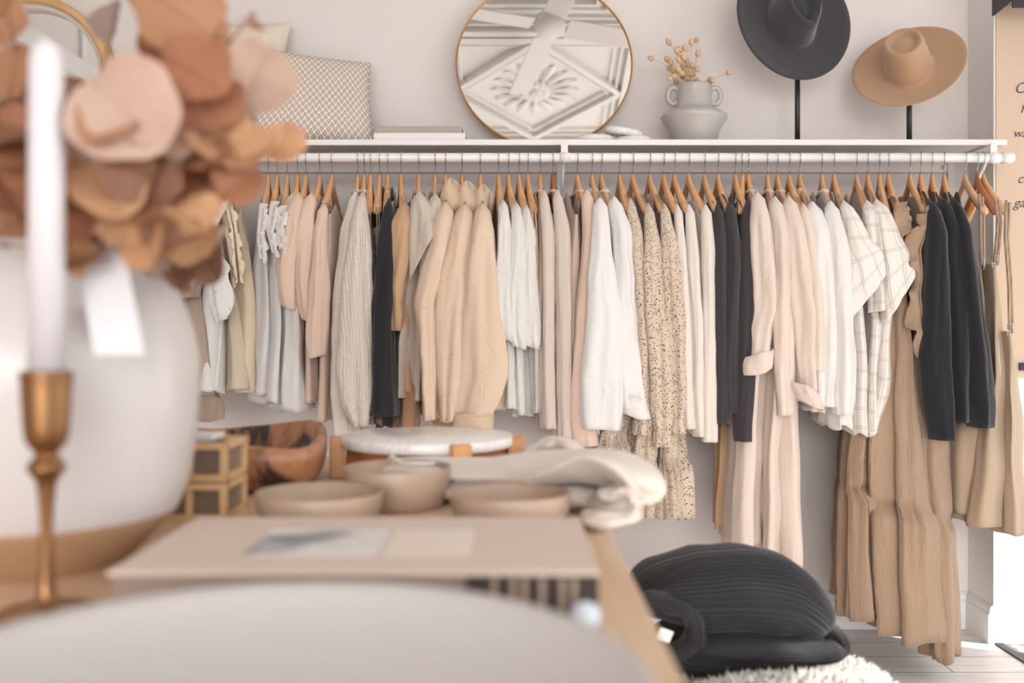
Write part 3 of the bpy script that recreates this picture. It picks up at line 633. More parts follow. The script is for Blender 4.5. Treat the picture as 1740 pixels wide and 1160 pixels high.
# ---------------------------------------------------------------- shelf and rod
ST = Z(236.5, 3.2)                                       # top of the shelf
sh = thing('long_shelf', (0, 3.35, ST-.019), 'long white shelf along the back wall above the clothes rod', 'shelf')
bev(MB().box((-2.6, 3.2, ST-.019), (X(1712,3.2), WY1, ST)).build('shelf_board', M['shelf'], sh, False), .002)
bev(MB().box((-2.6, WY1-.02, Z(293,3.48)), (X(1617,3.48), WY1, ST-.0192)).build('wall_cleat', M['wall'], sh, False), .002)
for px in (959, 1688, -150):
    x = X(px, 3.17); b_ = MB()
    b_.box((x-.011, RY-.004, HZ+.012), (x+.011, RY+.004, ST-.019)); b_.box((x-.011, 3.18, ST-.026), (x+.011, WY1-.02, ST-.0192))
    b_.box((x-.011, WY1-.026, 1.33), (x+.011, WY1-.02, ST-.026))
    o = b_.build('bracket', M['shelf'], sh, False); bev(o, .001)
    MB().tube([(x, 3.19, HZ+.02), (x, WY1-.025, 1.36)], .005, 8).build('bracket_brace', M['shelf'], o)
    MB().tube([Vector((x-.016,RY,HZ)), Vector((x+.016,RY,HZ))], .0175, 20).build('rod_clasp', M['shelf'], o)
for px in (952, 1606):
    MB().lathe([(.006,0),(.005,-.003),(.001,-.004)], (0,0,0), 12).build('screw', M['steel'], sh, True, loc=(0,0,0)).matrix_local = Matrix.Translation(Vector((X(px,3.46), WY1-.02, 1.615)) - Vector(sh['_o'])) @ Matrix.Rotation(-PI/2, 4, 'X')
rd = MB().tube([(-2.5, RY, HZ), (X(1716,RY), RY, HZ)], .0152, 28).build('clothes_rod', M['rod'])
tag(rd, 'white round clothes rod with rounded end cap under the shelf', 'rod')
MB().tube([(X(1702,RY), RY, HZ), (X(1717,RY), RY, HZ), (X(1722,RY), RY, HZ)], [.0178,.0178,.013], 24).build('end_cap', M['rod'], rd)

# ---------------------------------------------------------------- on the shelf
rm_c = Vector((X(924.5, 3.41), 3.415, ST+.302)); R_ = .302; tilt = math.radians(10)
mr = thing('round_mirror', (rm_c.x, 3.36, ST), 'large round mirror in a thin gold frame leaning on the wall', 'mirror')
Mx = Matrix.Translation(rm_c) @ Matrix.Rotation(PI/2 - tilt, 4, 'X')
def lathe_M(prof, Mx, n=96, c0=True, c1=True):
    mb = MB().lathe(prof, (0,0,0), n, c0, c1); mb.v = [Mx @ v for v in mb.v]; return mb
lathe_M([(R_-.004,-.011),(R_-.004,.006),(R_-.001,.009),(R_+.001,.009),(R_+.001,-.012),(R_-.02,-.012)], Mx, 96, False, False).build('frame', M['gold'], mr)
lathe_M([(R_-.003,-.008),(R_-.003,.004)], Mx).build('glass', M['mirror'], mr, False)
am = thing('arched_mirror', (X(57,3.46), 3.46, ST), 'arched mirror with pale wooden frame at the left end of the shelf', 'mirror')
lo = []; c = P(57, 135, 3.46); 
def arch(r): return [Vector((c.x + r*math.cos(a), 0, c.z + r*math.sin(a))) for a in [PI*i/40 for i in range(41)]]
def archloft(r0, r1, y0, y1, mat, name, zb):
    A = [[Vector((c.x+r0,0,zb))]+arch(r0)+[Vector((c.x-r0,0,zb))], [Vector((c.x+r1,0,zb))]+arch(r1)+[Vector((c.x-r1,0,zb))]]
    rows = [[p+Vector((0,y,0)) for p in A[k]] for k, y in ((0,y1),(0,y0),(1,y0),(1,y1),(0,y1))]
    return MB().grid(rows, False).build(name, mat, am)
OAK = wood('oak', (226,184,134), (206,158,108), (6,1,2))
ro = 138/F*3.46
archloft(ro-.026, ro, 3.42, 3.49, OAK, 'outer_frame', ST+.001); archloft(ro-.043, ro-.026, 3.435, 3.485, M['ivory'], 'inner_lip', ST+.001)
pl = [Vector((c.x+ro-.04,3.465,ST+.002))]+[p+Vector((0,3.465,0)) for p in arch(ro-.04)]+[Vector((c.x-ro+.04,3.465,ST+.002))]
MB().add(pl, [tuple(range(len(pl)))]) 
mbp = MB(); mbp.add(pl + [p+Vector((0,.01,0)) for p in pl], [tuple(range(len(pl))), tuple(range(len(pl), 2*len(pl)))[::-1]] + [(i, i+len(pl), (i+1)%len(pl)+len(pl), (i+1)%len(pl)) for i in range(len(pl))]); mbp.build('glass', M['mirror'], am, False)
def cushion(name, c, w, h, t, roll, lean, mat, label, yaw=0, taper=0):
    Mx = Matrix.Translation(c) @ Matrix.Rotation(yaw, 4, 'Z') @ Matrix.Rotation(-lean, 4, 'X') @ Matrix.Rotation(roll, 4, 'Y')
    N = 36; mb = MB()
    for sg in (-1, 1):
        rows = []; uv = []
        for j in range(N+1):
            r = []
            for i in range(N+1):
                u, v = -1+2*i/N, -1+2*j/N
                f = ((1-u**4)*(1-v**4))**.5
                x = u*w/2*(1-.09*(1-v*v)*abs(u))*(1-taper*v); z = v*h/2*(1-.09*(1-u*u)*abs(v))
                wr = .006*noise.noise(Vector((u*2.5, v*2.5, w*9)))*f
                r.append(Mx @ Vector((x, sg*(t/2*f+wr), z))); uv.append((u*w/2, v*h/2))
            rows.append(r)
        mb.grid(rows, False, uv=uv)
    o = mb.build(name, mat, loc=c); tag(o, label, 'cushion'); return o
# ogee lattice
m, ns, ls, b = newmat('lattice_print', (226,216,206), .9, 0, .1)
uv = mapping(ns, ls, 'UV'); sp = nd(ns, 'ShaderNodeSeparateXYZ'); ls.new(uv, sp.inputs[0])
cx_ = math_(ns, ls, 'COSINE', math_(ns, ls, 'MULTIPLY', sp.outputs[0], 2*PI/.021)); cy_ = math_(ns, ls, 'COSINE', math_(ns, ls, 'MULTIPLY', sp.outputs[1], 2*PI/.027))
s_ = math_(ns, ls, 'ABSOLUTE', math_(ns, ls, 'ADD', math_(ns, ls, 'ADD', cx_, cy_), math_(ns, ls, 'MULTIPLY', math_(ns, ls, 'SINE', math_(ns, ls, 'MULTIPLY', sp.outputs[1], 4*PI/.027)), .25)))
f1 = math_(ns, ls, 'LESS_THAN', s_, .42)
f2 = math_(ns, ls, 'GREATER_THAN', s_, 1.72)
f3 = math_(ns, ls, 'LESS_THAN', math_(ns, ls, 'ABSOLUTE', math_(ns, ls, 'SINE', math_(ns, ls, 'MULTIPLY', sp.outputs[0], PI/.0105))), .22)
ff = math_(ns, ls, 'MAXIMUM', f1, math_(ns, ls, 'MULTIPLY', math_(ns, ls, 'MULTIPLY', f2, f3), .8)); mix(ns, ls, ff, (186,170,156), (238,230,222), b)
LAT = m
BOU = plain('boucle', (228,214,198), .95, nscale=170, nstr=1.0)
cushion('cushion', Vector((X(372,3.42), 3.415, ST+.232)), .47, .46, .11, math.radians(3), math.radians(4), BOU, 'cream boucle cushion standing behind the patterned one')
cushion('cushion', Vector((X(533,3.3), 3.33, ST+.160)), .40, .33, .11, math.radians(4), math.radians(16), LAT, 'cushion with white lattice print on beige, leaning at the left', math.radians(16), .09)
def book(x0, x1, y0, y1, z0, z1, cov, label, rot=0, grp=None, spine=None):
    c = Vector(((x0+x1)/2, (y0+y1)/2, z0)); t = thing('book', c, label, 'book', grp)
    Mx = Matrix.Translation(c) @ Matrix.Rotation(rot, 4, 'Z') @ Matrix.Translation(-c)
    pg = plain('page_edges', (236,230,222), .8)
    MB().box((x0+.006,y0+.006,z0+.003),(x1-.006,y1-.006,z1-.003),Mx).build('pages', pg, t, False)
    mb = MB().box((x0,y0,z0),(x1,y1,z0+.003),Mx); mb.box((x0,y0,z1-.003),(x1,y1,z1),Mx); mb.box((x0,y0,z0+.003),(x1,y0+.004,z1-.003),Mx)
    bev(mb.build('cover', cov, t, False), .001); return t
book(X(635,3.25), X(791,3.25), 3.25, 3.45, ST, ST+.031, plain('white_cover', (236,230,228), .5), 'thick white book lying flat, lower of the two on the shelf')
book(X(645,3.27), X(785,3.27), 3.27, 3.43, ST+.0312, ST+.0565, plain('greige_cover', (176,164,152), .6), 'grey brown book lying on the thick white book')
MARB = None
m, ns, ls, b = newmat('white_marble', (238,232,228), .25)
wv = nd(ns, 'ShaderNodeTexNoise', Scale=5., Detail=8., Distortion=2.5); ls.new(mapping(ns, ls, 'Object', (3,3,3)), wv.inputs['Vector'])
ls.new(ramp(ns, ls, wv.outputs[0], [(.44,(234,229,226)),(.5,(218,211,206)),(.55,(236,231,228))]), b.inputs['Base Color']); MARB = m
def link_(cx, cy, cz, a, b_, r, M0, label):
    pts = [M0 @ Vector((a*math.copysign(abs(math.cos(q))**.8, math.cos(q)), b_*math.copysign(abs(math.sin(q))**.8, math.sin(q)), 0)) for q in [2*PI*i/40 for i in range(41)]]
    pts = [Vector((cx,cy,cz)) + p for p in pts]
    o = MB().tube(pts, r, 14, False).build('marble_chain_link', MARB, loc=(cx,cy,cz-r)); tag(o, label, 'ornament', 'white marble chain links on the shelf'); return o
link_(X(1012,3.26), 3.28, ST+.0135, .047, .036, .013, Matrix.Rotation(.1,3,'Z'), 'white marble chain link lying flat, left end of the chain')
link_(X(1076,3.27), 3.29, ST+.012, .050, .034, .0115, Matrix.Rotation(-.3,3,'Z'), 'white marble chain link lying flat, right end of the chain')
link_(X(1062,3.25), 3.285, ST+.038, .052, .030, .0125, Matrix.Rotation(.16,3,'Y') @ Matrix.Rotation(.1,3,'Z'), 'white marble chain link resting on top of the other two')
# grey vase with ring handles and bunny tail grass
VX, VY = X(1179.5, 3.34), 3.34; s_ = 1/F*3.34
vz = lambda py: Z(py, 3.34)
GV = plain('grey_stoneware', (182,176,171), .28, nscale=14, nstr=.12, var=8)
vt = thing('stoneware_vase', (VX, VY, ST), 'glossy grey stoneware vase with two small ring handles', 'vase')
pr = [(34,ST-vz(0)),]
zz = lambda py: vz(py) - ST
prof = [(30*s_,0),(36*s_,.002),(43*s_,zz(222)),(55*s_,zz(205)),(56.5*s_,zz(200)),(55*s_,zz(197)),(42*s_,zz(189)),(32*s_,zz(185)),(31*s_,zz(180)),(29.5*s_,zz(175)),(29.5*s_,zz(152)),(30.5*s_,zz(147)),(30*s_,zz(145)),(28*s_,zz(146)),(27*s_,zz(155)),(26*s_,zz(180)),(10*s_,zz(200)),(.001,zz(200))]
MB().lathe(prof, (VX,VY,ST), 56, True, True).build('vase_body', GV, vt)
for sg in (-1, 1):
    cc = Vector((VX + sg*35*s_, VY, vz(163)))
    MB().tube([cc + Vector((sg*10*s_*math.cos(a), 0, 14*s_*math.sin(a))) for a in [2*PI*i/20 for i in range(21)]], 4.6*s_, 12, False).build('handle', GV, vt)
BT = plain('bunny_tail_fluff', (216,184,146), .95, nscale=200, nstr=1.); BS = plain('dry_stem', (206,172,128), .8)
heads = [(1137,70),(1108,96),(1187,62),(1186,91),(1171,78),(1135,97),(1140,104),(1148,90),(1154,87),(1162,86),(1147,116),(1150,122),(1158,104),(1163,110),(1168,100),(1172,108),(1176,114),(1156,128),(1164,126),(1170,124),(1177,128),(1150,106),(1145,131),(1137,136),(1185,134),(1199,139),(1208,134),(1207,142),(1162,118),(1157,97),(1236,127),(1142,110),(1168,134),(1176,136),(1152,134),(1182,122)]
rng = random.Random(5)
for i, (px, py) in enumerate(heads):
    y = VY + rng.uniform(-.045, .045); tip = P(px, py, VY) + Vector((0, y-VY, 0)); base = Vector((VX + rng.uniform(-.02,.02), VY + rng.uniform(-.02,.02), vz(150)-.0))
    d_ = (tip-base); mid = base.lerp(tip, .6) + Vector((0,0,.012)) ; lab = 'dried bunny tail grass stem standing in the grey vase'
    if py > 125 and abs(px-1179) > 20: mid = base + Vector((d_.x*.5, 0, .03))
    if px == 1236: mid = base + Vector((d_.x*.6, 0, .035))
    t = thing('bunny_tail_stem', base, lab, 'dried grass', 'bunny tail grasses in the grey vase')
    pts = [base.lerp(mid, q)*(1-q)+mid.lerp(tip, q)*q for q in [k/6 for k in range(7)]]
    MB().tube(pts, .0008, 6).build('stem', BS, t)
    ax = (pts[-1]-pts[-2]).normalized(); q_ = ax.to_track_quat('Z', 'Y').to_matrix().to_4x4()
    L_ = rng.uniform(.018,.024)
    rows_prof = [(.002,-L_*.55),(.0078,-L_*.35),(.0098,-.002),(.0078,L_*.3),(.002,L_*.6)]
    mb = MB().lathe(rows_prof, (0,0,0), 12); mb.v = [tip + (q_ @ v) for v in mb.v]; mb.build('fluffy_head', BT, t)

# hats on stands
def hat(name, c, axis, front, mat, label, fedora, k=1.0):
    e3 = Vector(axis).normalized(); e2 = Vector(front); e2 = (e2 - e3*e2.dot(e3)).normalized(); e1 = e2.cross(e3)
    N = 96; rows = []
    def ring(fx, fy, fz):
        r = []
        for i in range(N):
            a = 2*PI*i/N; cs, sn = math.cos(a), math.sin(a)
            r.append(Vector(c) + (e1*fx(cs, sn) + e2*fy(cs, sn) + e3*fz(cs, sn))*k)
        rows.append(r)
    BX, BY, CXr, CYr, Hc = .184, .198, .076, .094, .112
    for t in [0,.15,.3,.45,.6,.75,.88,.96]:
        rx, ry = lerp(BX, CXr+.008, t), lerp(BY, CYr+.008, t)
        ring(lambda c_, s: rx*s, lambda c_, s: ry*c_, lambda c_, s: (1-t)**2.5*.016 + .010*(1-t)*abs(s)**3)
    for t in [0,.06,.2,.4,.6,.8,.9]:
        tp = t
        def tear(c_, s, w): return w*s*(1-(.52*((1+c_)/2)**1.6*tp if fedora else 0))
        rx, ry = lerp(CXr, .062 if not fedora else .064, t), lerp(CYr, .076, t); zz_ = .004 + Hc*t
        ring(lambda c_, s: tear(c_, s, rx), lambda c_, s: ry*c_*(1-(.10*tp if fedora and c_ > 0 else 0)), lambda c_, s: zz_ - (.010*t*c_ if fedora else .0))
    rim = [(1.0,1.0),(.94,1.045),(.86,1.05),(.78,1.0),(.70,.93),(.6,.90),(.45,.93),(.3,.955),(.12,.97),(.02,.975)] if not fedora else [(1.0,.98),(.95,1.03),(.88,1.03),(.80,.95),(.68,.80),(.52,.70),(.36,.68),(.18,.72),(.02,.74)]
    for s0, hz in rim:
        rx, ry = (.060, .073) if not fedora else (.062, .073)
        def fx(c_, s): return rx*s0*s*(1-(.54*((1+c_)/2)**1.6 if fedora else 0))
        ring(fx, lambda c_, s: ry*s0*c_*(1-(.10 if fedora and c_ > 0 else 0)), lambda c_, s: .004+Hc*hz - (.010*c_*s0 if fedora else 0))
    o = MB().grid(rows, True, False, True).build(name, mat, loc=c); solid(o, .003)
    tag(o, label, 'hat'); return o
def felt(name, col):
    m, ns, ls, b = newmat(name, col, .9, 0, .15, .4); n_ = nd(ns, 'ShaderNodeTexNoise', Scale=350., Detail=3.); ls.new(mapping(ns, ls), n_.inputs['Vector']); bump(ns, ls, b, n_.outputs[0], .3, .001)
    return m
def stand(px, pole_top, r_base, label):
    x = X(px, 3.33); t = thing('hat_stand', (x, 3.33, ST), label, 'stand', 'black hat stands')
    MB().lathe([(r_base,0),(r_base,.004),(r_base*.9,.007),(.010,.009)], (x,3.33,ST), 40).build('base', M['black'], t)
    MB().tube([(x,3.33,ST+.006),(x,3.33,pole_top)], .0088, 20).build('pole', M['black'], t)
    MB().lathe([(.001,.0),(.03,.003),(.04,.02),(.03,.045),(.001,.05)], (x,3.33,pole_top-.005), 24).build('hat_rest', M['black'], t)
stand(1355, Z(95,3.33), .042, 'black hat stand carrying the black fedora')
stand(1545, Z(128,3.33), .042, 'black hat stand carrying the tan hat')
hat('fedora', P(1344,38,3.30), (.14,-.92,.16), (.30,0,-1), felt('black_felt', (66,65,68)), 'black wide brimmed fedora tilted on a tall stand', True, 1.06)
hat('telescope_hat', P(1545,118,3.30), (-.46,-.70,.60), (-.1,-.8,-.5), felt('tan_felt', (184,148,118)), 'tan wide brimmed hat with round dented crown', False, .97)
# kraft paper sheet with handwriting
kp = thing('kraft_paper_roll', (2.0, YP-.04, 2.2), 'kraft paper sheet with handwritten words hanging at the right edge', 'paper roll')
KR = plain('kraft_paper', (204,180,158), .8, nscale=8, nstr=.05)
x0 = X(1693, 3.30)
MB().box((x0, YP-.016, Z(640,3.30)), (2.45, YP-.013, Z(8,3.30))).build('paper_sheet', KR, kp, False)
MB().tube([(x0-.0, YP-.06, Z(-12,3.27)), (2.47, YP-.06, Z(-12,3.27))], .036, 24).build('paper_roll', KR, kp)
mb = MB(); xa = X(1690,3.30)
mb.add([(xa, YP-.012, Z(26,3.30)), (xa, YP-.14, Z(5,3.2)), (xa, YP-.14, Z(-30,3.2)), (xa, YP-.012, Z(-30,3.3)), (xa-.006, YP-.012, Z(26,3.30)), (xa-.006, YP-.14, Z(5,3.2)), (xa-.006, YP-.14, Z(-30,3.2)), (xa-.006, YP-.012, Z(-30,3.3))], [(0,1,2,3),(7,6,5,4),(0,4,5,1),(1,5,6,2),(2,6,7,3),(3,7,4,0)])
mb.box((xa, YP-.14, Z(16,3.2)), (2.5, YP-.132, Z(-30,3.2)))
mb.build('roll_holder', M['black'], kp, False)
MB().box((X(1731,3.30), YP-.026, Z(629,3.30)), (2.47, YP-.017, Z(616,3.30))).build('bottom_bar', M['black'], kp, False)
INK = plain('ink', (62,68,76), .7)
def script(txt, px, py, size):
    cu = bpy.data.curves.new('handwriting', 'FONT'); cu.body = txt; cu.size = size; cu.shear = .35; cu.extrude = .0006; cu.offset = -.0006; cu.space_character = .95
    cu.materials.append(INK); o = bpy.data.objects.new('handwriting', cu); C.objects.link(o)
    LM_ = o.matrix_world = Matrix.Translation((X(px,3.30)-2.0, (YP-.0175)-(YP-.04), Z(py,3.30)-2.2)) @ Matrix.Rotation(PI/2, 4, 'X'); o.parent = kp; bpy.context.view_layer.update(); me = bpy.data.meshes.new_from_object(o); me.materials.clear(); me.materials.append(INK); o2 = bpy.data.objects.new('handwriting', me); C.objects.link(o2); o2.matrix_world = o.matrix_world.copy(); mw = o.matrix_world.copy(); bpy.data.objects.remove(o); o2.name = 'handwriting'; o2.parent = kp; o2.matrix_parent_inverse = Matrix.Identity(4); o2.matrix_local = LM_
for a in (('Our', 1723, 158, .052), ('f', 1733, 192, .05), ('war', 1721, 233, .042), ('cr', 1728, 311, .046), ('gat', 1722, 352, .046)): script(*a)

# ---------------------------------------------------------------- the table
TT = CZ - .285
TABW = wood('table_wood', (222,194,164), (206,172,140), (6,.8,6), .4)
tb = thing('table', (-.45, 1.2, 0), 'pale wooden display table in the foreground', 'table')
bev(MB().box((-1.25, .12, TT-.035), (.142, 2.3, TT)).build('tabletop', TABW, tb, False), .004)
for x in (-1.2, .02):
    for y in (.17, 2.18): MB().box((x, y, 0), (x+.07, y+.07, TT-.035)).build('leg', TABW, tb, False)
MB().box((-1.12,.19,TT-.11),(.01,.21,TT-.035)).box((-1.12,2.21,TT-.11),(.01,2.23,TT-.035)).build('apron', TABW, tb, False)
# large cream bowl in front
CER = plain('cream_glaze', (198,193,190), .35)
fb = MB().lathe([(.10,0),(.12,.002),(.20,.022),(.25,.052),(.258,.060),(.254,.062),(.245,.055),(.19,.03),(.10,.014),(.001,.012)], (-.165,.64,TT), 96).build('serving_bowl', CER, loc=(-.165,.64,TT))
tag(fb, 'large shallow cream bowl closest to the camera, very blurred', 'bowl')
# big look book / box
lb = thing('large_book', (-.157, 1.125, TT), 'large pale cloth covered book with a photo panel, behind the cream bowl', 'book')
CLO = plain('pale_cloth', (210,192,178), .85, nscale=90, nstr=.1)
MB().box((-.395,.985,TT+.004),(.08,1.262,TT+.046)).build('pages', plain('book_block', (150,132,122), .8), lb, False)
mb = MB().box((-.4,.98,TT),(.086,1.27,TT+.005)); mb.box((-.4,.98,TT+.045),(.086,1.27,TT+.05)); mb.box((-.4,1.262,TT+.005),(.086,1.27,TT+.045))
bev(mb.build('cover', CLO, lb, False), .0015)
m, ns, ls, b = newmat('printed_photo', (214,210,208), .4); n_ = nd(ns, 'ShaderNodeTexNoise', Scale=7., Detail=2.); ls.new(mapping(ns, ls), n_.inputs['Vector'])
ls.new(ramp(ns, ls, n_.outputs[0], [(.36,(120,124,130)),(.45,(222,218,216)),(.7,(226,226,230))]), b.inputs['Base Color'])
MB().box((X(415,1.06),1.05,TT+.05),(X(640,1.06),1.19,TT+.0505)).build('photo_panel', m, lb, False)
MB().box((X(650,1.06),1.05,TT+.05),(X(800,1.06),1.19,TT+.0505)).build('printed_panel', plain('cream_print', (224,212,200), .5), lb, False)
MB().box((-.045,.978,TT+.006),(.085,.986,TT+.044)).build('dark_spine', plain('dark_spine_cloth', (62,52,48), .8), lb, False)
pe = MB()
for k in range(6): pe.box((-.02+k*.016+.003*math.sin(k*2), .974, TT+.006), (-.015+k*.016+.003*math.sin(k*2), .986, TT+.044))
pe.build('binding_cords', plain('binding_cord', (168,148,132), .8), lb, False)
gp = MB().lathe([(.001,0),(.012,.002),(.016,.012),(.012,.024),(.001,.028)], (.07,.955,TT), 24).build('glass_bauble', plain('pale_blue_glass', (206,214,226), .1), loc=(.07,.955,TT)); tag(gp, 'small round pale blue glass bauble at the corner of the large book', 'ornament')
# three stoneware bowls
STW = plain('brown_stoneware', (172,148,128), .42, nscale=20, nstr=.1, var=14)
def pot(px, d, r, h, label):
    x = X(px, d); o = MB().lathe([(r*.80,0),(r*.86,.003),(r*.97,h*.5),(r,h-.003),(r*.985,h),(r*.95,h-.002),(r*.92,h*.5),(r*.8,.01),(.001,.008)], (x,d,TT), 64).build('stoneware_bowl', STW, loc=(x,d,TT))
    tag(o, label, 'bowl', 'brown stoneware bowls'); return o
pot(543, 1.47, .094, .052, 'low brown stoneware bowl, leftmost of three behind the large book')
pot(675, 1.64, .088, .066, 'taller brown stoneware bowl standing between two low ones')
pot(867, 1.46, .089, .053, 'low brown stoneware bowl beside the folded cream hoodie')
# marble stand
MX, MY = X(727, 2.0), 2.0
cs = thing('cake_stand', (MX, MY, TT), 'round white marble plate on a wooden stand with posts', 'stand')
WAL = wood('acacia', (176,112,70), (120,68,42), (3,3,10), .4); OAKL = wood('oak_post', (214,160,108), (190,132,84), (8,8,2), .45)
rr = .174
MB().lathe([(rr-.01,.058),(rr,.061),(rr,.077),(rr-.004,.080),(.001,.080)], (MX,MY,TT), 80).build('marble_plate', MARB, cs)
MB().lathe([(rr-.022,.008),(rr-.012,.008),(rr-.012,.0575),(rr-.022,.0575),(rr-.022,.008)], (MX,MY,TT), 80, False, False).build('wooden_ring', WAL, cs)
for a in (-2.96, -1.15, -.12, 1.1, 2.2):
    Mx = Matrix.Translation((MX+(rr-.002)*math.cos(a), MY+(rr-.002)*math.sin(a), TT)) @ Matrix.Rotation(a, 4, 'Z')
    bev(MB().box((-.008,-.019,0),(.022,.019,.079), Mx).build('leg', OAKL, cs, False), .003)
# live edge wooden bowl
wb = []; n = 56; bc = Vector((X(446,1.95), 1.93, TT))
m, ns, ls, b = newmat('burl_wood', (176,104,60), .38); n_ = nd(ns, 'ShaderNodeTexNoise', Scale=5., Detail=6., Distortion=2.); ls.new(mapping(ns, ls, 'Object', (2.2,2.2,1.2)), n_.inputs['Vector'])
ls.new(ramp(ns, ls, n_.outputs[0], [(.40,(54,40,34)),(.47,(136,92,66)),(.57,(184,128,88)),(.68,(164,116,92))]), b.inputs['Base Color'])
ax = .125; ay = .21; th = .055; rows = []
def wring(k, z, wob=1.):
    r = []
    for i in range(n):
        a = 2*PI*i/n; q = 1+.05*math.sin(3*a+1)+.03*math.sin(5*a)
        x = ax*k*q*math.copysign(abs(math.cos(a))**.75, math.cos(a)); y = ay*k*q*math.copysign(abs(math.sin(a))**.75, math.sin(a))
        r.append(bc + Vector((x + .25*y*0 + (-.06)*(y/ay), y, z*(1+.12*math.sin(2*a+.6)*wob))))
    rows.append(r)
for k, z in ((.55,0.),(.82,.004),(.95,.03),(1.,.06),(1.,.088),(.97,.093),(.88,.091),(.84,.06),(.74,.03),(.5,.02),(.02,.018)): wring(k, z, 1 if z > .02 else 0)
o = MB().grid(rows, True, True, True).build('wooden_bowl', m, loc=bc); tag(o, 'rustic carved wooden bowl with dark bark patches, left of marble stand', 'bowl')
# bamboo boxes
BAM = wood('bamboo', (228,192,146), (210,168,120), (5,5,3), .4); DG = plain('dusky_glass', (128,112,98), .15)
for k, (z0, lab) in enumerate(((0,'small bamboo framed glass box, lower of two beside the white vase'),(.0605,'small bamboo framed glass box, upper of two beside the white vase'))):
    bx, by, w, d_, h = X(338,1.55), 1.56, .052, .055, .058; t = thing('glass_box', (bx, by, TT+z0), lab, 'box', 'bamboo framed boxes')
    f = MB(); zb = TT+z0
    for sx in (-1,1):
        for sy in (-1,1):
            f.box((bx+sx*w-.005, by+sy*d_-.005, zb), (bx+sx*w+.005, by+sy*d_+.005, zb+h))
    for z in (zb, zb+h-.010):
        f.box((bx-w-.006,by-d_-.006,z),(bx+w+.006,by-d_+.006,z+.010)); f.box((bx-w-.006,by+d_-.006,z),(bx+w+.006,by+d_+.006,z+.010))
        f.box((bx-w-.006,by-d_,z),(bx-w+.006,by+d_,z+.010)); f.box((bx+w-.006,by-d_,z),(bx+w+.006,by+d_,z+.010))
    f.box((bx-.005,by-d_-.004,zb),(bx+.005,by-d_+.004,zb+h))
    f.build('bamboo_frame', BAM, t, False)
    MB().box((bx-w+.002,by-d_+.002,zb+.006),(bx+w-.002,by+d_-.002,zb+h-.007)).build('glass_sides', DG, t, False)
ph = MB().box((X(338,1.55)-.03,1.53,TT+.1187),(X(338,1.55)+.025,1.60,TT+.127)).build('card_stack', M['shelf'], smoothf=False); ph.data.transform(Matrix.Identity(4)); tag(ph, 'small stack of white cards on the upper bamboo box', 'cards')
# folded cream hoodie
FL = fabric('cream_fleece', (230,216,206), 'plain')
hd = thing('folded_hoodie', (-.05, 1.6, TT), 'folded cream fleece hoodie with drawstring at the right table edge', 'hoodie')
def lobe(pts, rx, ry, name, mat, par, n=40, seed=0, ribs=0, ramp_=.0, twist=0):
    """soft folded-cloth roll: path of (x,y,z), half widths rx(horizontal) ry(vertical)"""
    P_ = [Vector(p) for p in pts]; path = []; K = 10
    for a in range(len(P_)-1):
        p0, p1, p2, p3 = P_[max(a-1,0)], P_[a], P_[a+1], P_[min(a+2,len(P_)-1)]
        for k in range(K):
            t = k/K; path.append(.5*((2*p1)+(p2-p0)*t+(2*p0-5*p1+4*p2-p3)*t*t+(3*p1-p0-3*p2+p3)*t**3))
    path.append(P_[-1]); N = len(path); rows = []; uv = []
    for i, p in enumerate(path):
        v = i/(N-1); tg = (path[min(i+1,N-1)]-path[max(i-1,0)]).normalized(); a = Vector((0,1,0)); a = (a-tg*a.dot(tg)).normalized(); b_ = tg.cross(a)
        e = min(1, math.sqrt(max(0.0004, 1-(2*v-1)**6))) ; f = lerp(e, 1, .0)
        ww = rx if not isinstance(rx, list) else lerp(rx[int(v*(len(rx)-1))], rx[min(int(v*(len(rx)-1))+1,len(rx)-1)], (v*(len(rx)-1))%1)
        hh = ry if not isinstance(ry, list) else lerp(ry[int(v*(len(ry)-1))], ry[min(int(v*(len(ry)-1))+1,len(ry)-1)], (v*(len(ry)-1))%1)
        row = []
        for k in range(n):
            q = 2*PI*k/n; c_, s = math.cos(q), math.sin(q); cc = math.copysign(abs(c_)**.8,c_); ss = math.copysign(abs(s)**.8,s)
            w = .007*noise.noise(Vector((v*7+seed, c_*1.6, s*1.6+seed)))
            rb = ramp_*math.sin(ribs*q + twist*math.sin(v*4)) if ribs else 0
            row.append(p + (a*cc*(ww+rb) + b_*ss*(hh+rb))*f + (a*cc+b_*ss)*w*f); uv.append((k/n*.5, v*.5))
        rows.append(row)
    return MB().grid(rows, True, True, True, uv).build(name, mat, par)
lobe([(X(650,1.72),1.76,TT+.017),(X(760,1.7),1.76,TT+.018),(X(900,1.66),1.70,TT+.022),(X(1000,1.6),1.62,TT+.024),(X(1040,1.55),1.57,TT+.022)], .12, .017, 'lower_fold', FL, hd, seed=1)
lobe([(X(620,1.75),1.80,TT+.042),(X(700,1.72),1.78,TT+.047),(X(800,1.7),1.74,TT+.046),(X(920,1.68),1.68,TT+.058),(X(1000,1.64),1.60,TT+.066),(X(1052,1.58),1.54,TT+.058),(X(1058,1.56),1.53,TT+.036),(X(1000,1.55),1.52,TT+.022)], [.08,.09,.10,.11,.12,.11,.10,.09], [.010,.013,.014,.019,.020,.015,.014,.013], 'upper_fold', FL, hd, seed=4)
lobe([(X(900,1.75),1.84,TT+.058),(X(940,1.75),1.82,TT+.078),(X(975,1.72),1.78,TT+.074),(X(1010,1.66),1.72,TT+.050)], .05, .014, 'sleeve_fold', FL, hd, seed=9)
lobe([(X(985,1.46),1.45,TT+.014),(X(1030,1.46),1.45,TT+.016),(X(1062,1.46),1.46,TT+.022),(X(1060,1.5),1.47,TT+.040),(X(1020,1.5),1.49,TT+.048)], .045, .011, 'hem_fold', FL, hd, seed=12)
